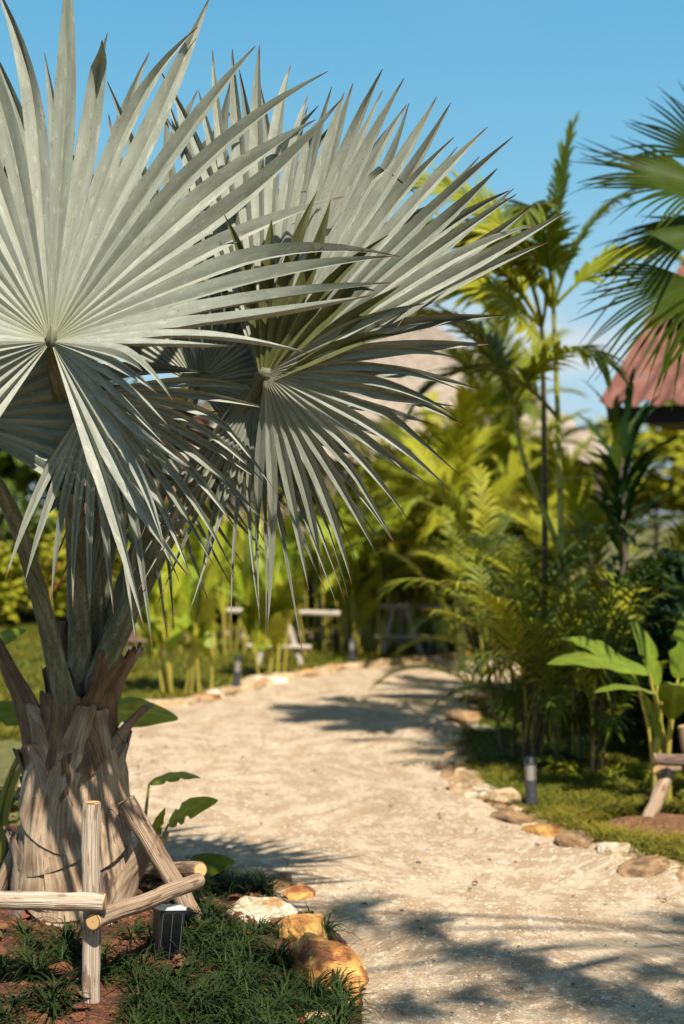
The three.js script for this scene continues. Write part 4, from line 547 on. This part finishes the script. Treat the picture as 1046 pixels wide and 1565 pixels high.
// leafy shrubs and trees
const leafGeo = (L, w) => { const g = new Geo(), rows = []; for (let i = 0; i <= 3; i++) { const t = i / 3, hw = w * Math.sin(Math.PI * (0.06 + 0.9 * t)); rows.push([-1, 0, 1].map(q => [V(t * L, -0.12 * L * t * t + Math.abs(q) * hw * 0.25, q * hw), q / 2 + 0.5, t])); } return g.grid(rows).build(); };
function crownGeo(rx, ry, rz, n, L, w, seed, clumps = 40) {
  const R = rng(seed), src = leafGeo(L, w), P0 = src.attributes.position, U0 = src.attributes.uv, I0 = src.index.array, g = new Geo(), cs = [];
  for (let k = 0; k < clumps; k++) { const v = V(R() * 2 - 1, R() * 2 - 1, R() * 2 - 1).normalize().multiplyScalar(0.45 + 0.5 * R()); cs.push([V(v.x * rx, v.y * ry, v.z * rz), (0.18 + R() * 0.22) * Math.min(rx, ry, rz) * 1.3]); }
  const q = new THREE.Quaternion(), e = new THREE.Euler(), v = V(0, 0, 0);
  for (let k = 0; k < n; k++) { const [c, r] = cs[Math.floor(R() * clumps)], o = V(R() * 2 - 1, R() * 2 - 1, R() * 2 - 1).normalize().multiplyScalar(r * Math.cbrt(R())).add(c), s = 0.7 + R() * 0.6; e.set((R() - 0.5) * 1.6, R() * 6.283, (R() - 0.6) * 1.4, 'YXZ'); q.setFromEuler(e); const b = g.p.length / 3; for (let i = 0; i < P0.count; i++) { v.fromBufferAttribute(P0, i).multiplyScalar(s).applyQuaternion(q).add(o); g.p.push(v.x, v.y, v.z); g.u.push(U0.getX(i), U0.getY(i)); } for (const i of I0) g.i.push(i + b); }
  return g.build();
}
const crowns = [crownGeo(1, 0.8, 1, 2600, 0.16, 0.045, 1), crownGeo(1, 0.9, 1, 2600, 0.14, 0.05, 2), crownGeo(1, 0.7, 1, 2400, 0.2, 0.05, 3)];
function shrub(name, label, cat, group, pos, rx, ry, rz, m, v, trunkH = 0) {
  const g = thing(name, label, cat, pos, group), R = rng(Math.floor(Math.abs(pos.x * 991 + pos.z * 313)) + v); const cy = trunkH + ry * 0.85;
  const tr = new Geo(); tr.tube([V(0, -0.05, 0), V(0.03, cy * 0.5, 0), V(0, cy, 0)], t => mix(0.05, 0.02, t) * Math.max(1, cy * 0.5), 8); for (let k = 0; k < 6; k++) { const a = k * 1.05 + R(), s = V(0, cy * (0.35 + 0.08 * k), 0); tr.tube(curve([s, s.clone().add(V(Math.cos(a) * rx * 0.35, ry * 0.25, Math.sin(a) * rz * 0.35)), s.clone().add(V(Math.cos(a) * rx * 0.7, ry * 0.45, Math.sin(a) * rz * 0.7))], 6), t => 0.02 * Math.max(1, cy * 0.5) * (1 - 0.8 * t), 6); }
  part(trunkH ? 'trunk' : 'stem', tr.build(), M.bark, g); const c = part(trunkH ? 'crown' : 'foliage', crowns[v % 3], m, g); c.position.y = cy; c.scale.set(rx, ry, rz); c.rotation.y = R() * 6; return g;
}
// shaded hedge at right, behind the heliconia
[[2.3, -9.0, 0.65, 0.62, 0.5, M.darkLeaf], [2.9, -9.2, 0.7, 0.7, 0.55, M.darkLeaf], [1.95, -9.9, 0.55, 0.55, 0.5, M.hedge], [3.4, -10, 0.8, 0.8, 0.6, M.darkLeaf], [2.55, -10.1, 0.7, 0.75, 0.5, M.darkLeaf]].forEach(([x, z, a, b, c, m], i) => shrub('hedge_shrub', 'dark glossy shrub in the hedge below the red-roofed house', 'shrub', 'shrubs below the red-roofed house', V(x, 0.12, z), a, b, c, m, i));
// bright hedge along the back of the lawn, left to right
for (let k = 0; k < 17; k++) { const px = -40 + k * 52, d = 19.5 + (k * 7 % 5) * 0.5; shrub('back_shrub', 'yellow-green leafy shrub in the border at the back of the canna lawn', 'shrub', 'back border shrubs', V((px - 523) / F * d, 0, -d), 0.85, 0.75 + (k * 3 % 4) * 0.12, 0.7, [M.hedgeY, M.hedge, M.hedgeY][k % 3], k); }
// trees beyond
[[-7, -34, 2.6, 2.4, 1.6, 'h'], [-3.4, -36, 2.4, 1.9, 1.4, 'y'], [0.4, -38, 2.6, 2.2, 1.2, 'h'], [4.2, -36, 2.4, 1.8, 1.2, 'y'], [6.6, -30, 2.0, 1.5, 1.2, 'y'], [9.6, -32, 2.6, 2.6, 1.6, 'h'], [-10.5, -36, 3, 3, 1.6, 'h'], [7.6, -26, 1.5, 1.3, 0.9, 'y']].forEach(([x, z, r, h, t, c], i) => shrub('broadleaf_tree', c === 'y' ? 'yellow-green broadleaf tree far beyond the huts' : 'mid-green broadleaf tree far beyond the huts', 'tree', 'trees beyond the huts', V(x, 0, z), r, h, r, c === 'y' ? M.hedgeY : M.hedge, i, t));
areca('tall feathery palm with dusky crown behind the thatched hut', null, V(2.3, 0, -19.0), { name: 'feather_palm', seed: 71, canes: 2, spread: 0.2, h: 3.3, fr: [6, 2], mats: [M.arecaD, M.areca, M.arecaY], sc: 1.1, r: 0.05, cm: M.caneDark });
areca('bright arching palm in front of the thatched roof', null, V(1.35, 0, -13.9), { name: 'feather_palm', seed: 72, canes: 3, spread: 0.3, h: 2.0, fr: [6, 2], mats: [M.arecaY, M.areca, M.arecaY], sc: 0.85 });
// leafless pale shrub
{
  const b = V(-0.2, 0, -17.2), g = thing('bare_shrub', 'leafless shrub of pale tangled branches behind the cannas', 'shrub', b), R = rng(8);
  const grow = (p, d, l, r, n) => { const q = p.clone().addScaledVector(d, l); part('branch', new Geo().tube(curve([p, p.clone().lerp(q, 0.5).add(V((R() - 0.5) * 0.1, 0, (R() - 0.5) * 0.1)), q], 4), t => mix(r, r * 0.6, t), 6).build(), M.twig, g); if (n) for (let k = 0; k < 2; k++) grow(q, d.clone().add(V((R() - 0.5) * 1.5, (R() - 0.35) * 0.8, (R() - 0.5) * 1)).normalize(), l * 0.75, r * 0.62, n - 1); };
  for (let k = 0; k < 4; k++) grow(V(k * 0.15 - 0.2, -0.02, 0), V((R() - 0.5) * 1.1, 1, (R() - 0.5) * 0.5).normalize(), 0.85, 0.035, 3);
}
// trestles on the lawn
function trestle(label, base, s, m, seed) { const g = thing('log_trestle', label, 'trestle', base), q = (x, y, z) => V(x * s, y * s, z * s); pole(g, 'leg', q(-0.30, -0.04, 0.1), q(-0.12, 0.75, 0), 0.032, m, seed); pole(g, 'leg', q(0.30, -0.04, 0.1), q(0.04, 0.78, 0), 0.034, m, seed + 1); pole(g, 'leg', q(0, -0.04, -0.4), q(-0.02, 0.72, -0.05), 0.03, m, seed + 2); pole(g, 'rail', q(-0.42, 0.28, 0.12), q(0.42, 0.26, 0.14), 0.026, m, seed + 3); pole(g, 'rail', q(-0.7, 0.74, 0.04), q(0.8, 0.70, 0.04), 0.03, m, seed + 4); return g; }
trestle('pale log trestle with a long top rail behind the slender canna', G(428, 1018), 0.78, M.whiteWood, 50);
trestle('brown log trestle on the lawn beyond the fan palm trunk', G(225, 1005), 0.7, M.poleDark, 60);
trestle('pale log trestle tucked under the back border cannas', G(615, 1000), 0.75, M.whiteWood, 70);
console.log('shrubs');

// ---------------------------------------------------------------- buildings
function thatchHut(label, x0, x1, z0, z1, eave, top, rx0, rx1, m, wm, seed) {
  const g = thing('thatched_hut', label, 'hut', V((x0 + x1) / 2, 0, (z0 + z1) / 2)), o = g.position, n = 9, zc = (z0 + z1) / 2;
  for (let k = 0; k < n; k++) {          // overlapping thatch courses, ragged lower edge
    const ring = (t, drop, out) => { const pts = [], X0 = mix(x0, rx0, t) - out, X1 = mix(x1, rx1, t) + out, Z0 = mix(z0, zc + 0.05, t) + out, Z1 = mix(z1, zc - 0.05, t) - out, y = mix(eave, top, t) - drop, N = 40; const cs = [V(X0, y, Z0), V(X1, y, Z0), V(X1, y, Z1), V(X0, y, Z1), V(X0, y, Z0)]; for (let c = 0; c < 4; c++) for (let i = 0; i < N; i++) pts.push(cs[c].clone().lerp(cs[c + 1], i / N)); pts.push(cs[4].clone()); return pts; };
    const a = ring(k / n, 0.10, 0.05), b = ring((k + 1) / n + 0.02, 0, 0), r = rng(seed + k);
    a.forEach((p, i) => { if (i < a.length - 1) p.y -= 0.10 * r(); }); a[a.length - 1].copy(a[0]); const under = a.map(p => p.clone().lerp(V(o.x, p.y, o.z), 0.035));
    const L = q => q.map((p, i) => [p.clone().sub(o), i / 12, 0]);
    const rows = [L(under), L(a), L(b)]; rows[1].forEach(q => q[2] = 0.1); rows[2].forEach(q => q[2] = 1); part('thatch_course', new Geo().grid(rows).build(), m, g);
  }
  const rg = new Geo().tube(curve([V(rx0 - 0.2, top + 0.02, zc), V((rx0 + rx1) / 2, top - 0.02, zc), V(rx1 + 0.2, top + 0.02, zc)].map(p => p.sub(o)), 12), 0.16, 10); part('ridge_roll', rg.build(), m, g);
  const wx = (x1 - x0) - 1.0, wz = Math.abs(z1 - z0) - 1.0, wl = part('wall', new THREE.BoxGeometry(wx, eave + 0.3, wz), wm, g); wl.position.y = (eave + 0.3) / 2 - 0.1;
  for (const q of [-0.28, 0.22]) { const w = part('window', new THREE.BoxGeometry(0.9, 1.0, 0.06), M.fascia, g); w.position.set(q * wx, 1.35, wz / 2 + 0.02); const gl = part('pane', new THREE.BoxGeometry(0.78, 0.88, 0.02), M.glass, w); gl.position.z = 0.035; }
  for (const q of [-0.5, -0.17, 0.17, 0.5]) pole(g, 'post', V(q * (wx + 0.5), -0.04, wz / 2 + 0.35), V(q * (wx + 0.5), eave, wz / 2 + 0.35), 0.06, M.poleDark, 90 + q * 4, [0, 0]);
}
thatchHut('pale thatched hut with a broad hipped roof behind the areca thicket', -2.3, 4.05, -21.0, -26.5, 2.52, 5.0, -0.2, 1.2, M.thatch, M.wall, 5);
thatchHut('dark brown thatched hut glimpsed through the fan palm leaves', -4.3, -1.5, -22.0, -25.5, 1.7, 3.2, -3.4, -2.4, M.thatchDark, M.wall, 15);
{
  const o = P(918, 616, 10.7), g = thing('red_roofed_house', 'house with red corrugated roof and dark fascia at the right', 'house', V(o.x, 0, o.z)); const th = 25 * deg; g.rotation.y = -th;
  // local: x along the eave, -z up the slope
  const pitch = 0.177, amp = 0.026, sl = 27 * deg, len = 4.2, wide = 7, y0 = o.y;
  const sheets = 7, sw = wide / sheets; for (let s = 0; s < sheets; s++) for (let rr = 0; rr < 3; rr++) { const rows = []; for (let k = 0; k <= 2; k++) { const q = (rr + k / 2 * 1.06 - 0.03) * len / 3, row = []; for (let i = 0; i <= 48; i++) { const x = s * sw + i / 48 * (sw + 0.02); row.push([V(x, y0 + q * Math.tan(sl) + amp * Math.cos(x / pitch * 2 * Math.PI) + rr * -0.006 + (s % 2) * 0.004 + (k === 0 ? 0.010 : 0), -q), x / 1.5, q / 1.5]); } rows.push(row); } const up = rows.map(r => r.map(([p, u, v]) => [p.clone().add(V(0, -0.008, 0)), u, v])); part('roof_sheet', new Geo().grid(rows).grid(up).grid([rows[0], up[0]]).build(), M.roofRed, g); }
  const bx = (name, w, h, d, x, y, z, m, rx = 0) => { const b = part(name, new THREE.BoxGeometry(w, h, d), m, g); b.position.set(x, y, z); b.rotation.x = rx; return b; };
  bx('fascia', wide - 0.1, 0.13, 0.03, wide / 2 + 0.05, y0 - 0.095, -0.06, M.fascia); bx('verge_board', 0.03, 0.13, len / Math.cos(sl), 0.05, y0 - 0.085 + len / 2 * Math.tan(sl), -len / 2 - 0.06, M.fascia, sl);
  bx('soffit', wide - 0.3, 0.02, 0.9, wide / 2 + 0.2, y0 - 0.16, -0.52, M.soffit); bx('wall', wide - 0.9, y0 - 0.2, 3.6, wide / 2 + 0.5, (y0 - 0.2) / 2 - 0.02, -0.95 - 1.8, M.wall);
  const w = bx('window', 1.1, 1.0, 0.06, 2.2, 1.3, -0.94, M.fascia); const p = part('pane', new THREE.BoxGeometry(0.98, 0.88, 0.02), M.glass, w); p.position.z = 0.03;
}
// red-flowered shoots behind the petioles
{
  const R = rng(66); for (let k = 0; k < 2; k++) { const g = thing('flower_spike', 'red heliconia flower spike on a thin stalk behind the fan palm petioles', 'flower', V(-1.95 + k * 0.12, 0, -9.5 - k * 0.3), 'red flower spikes'); part('stalk', new Geo().tube([V(0, -0.03, 0), V(0.03, 0.7, 0), V(0, 1.1, 0)], 0.008, 6).build(), M.stalk, g); for (let i = 0; i < 6; i++) { const l = part('bract', leafGeo(0.16, 0.022), M.flower, g); l.position.set(0, 1.0 + i * 0.05, 0); l.rotation.set(0, i % 2 ? 0.3 : 3.4, 1.0, 'YXZ'); } }
  // low leafy plants left of the trunk
  [[-2.35, -6.6, 0.35, 0.25], [-1.75, -6.5, 0.3, 0.2], [-2.9, -7.6, 0.5, 0.35]].forEach(([x, z, r, h], i) => shrub('ground_shrub', 'low bright leafy shrub on the far side of the fan palm trunk', 'shrub', 'low shrubs by the trunk', V(x, 0.03, z), r, h, r, M.hedgeY, i));
}
console.log('done');
renderer.render(scene, camera);
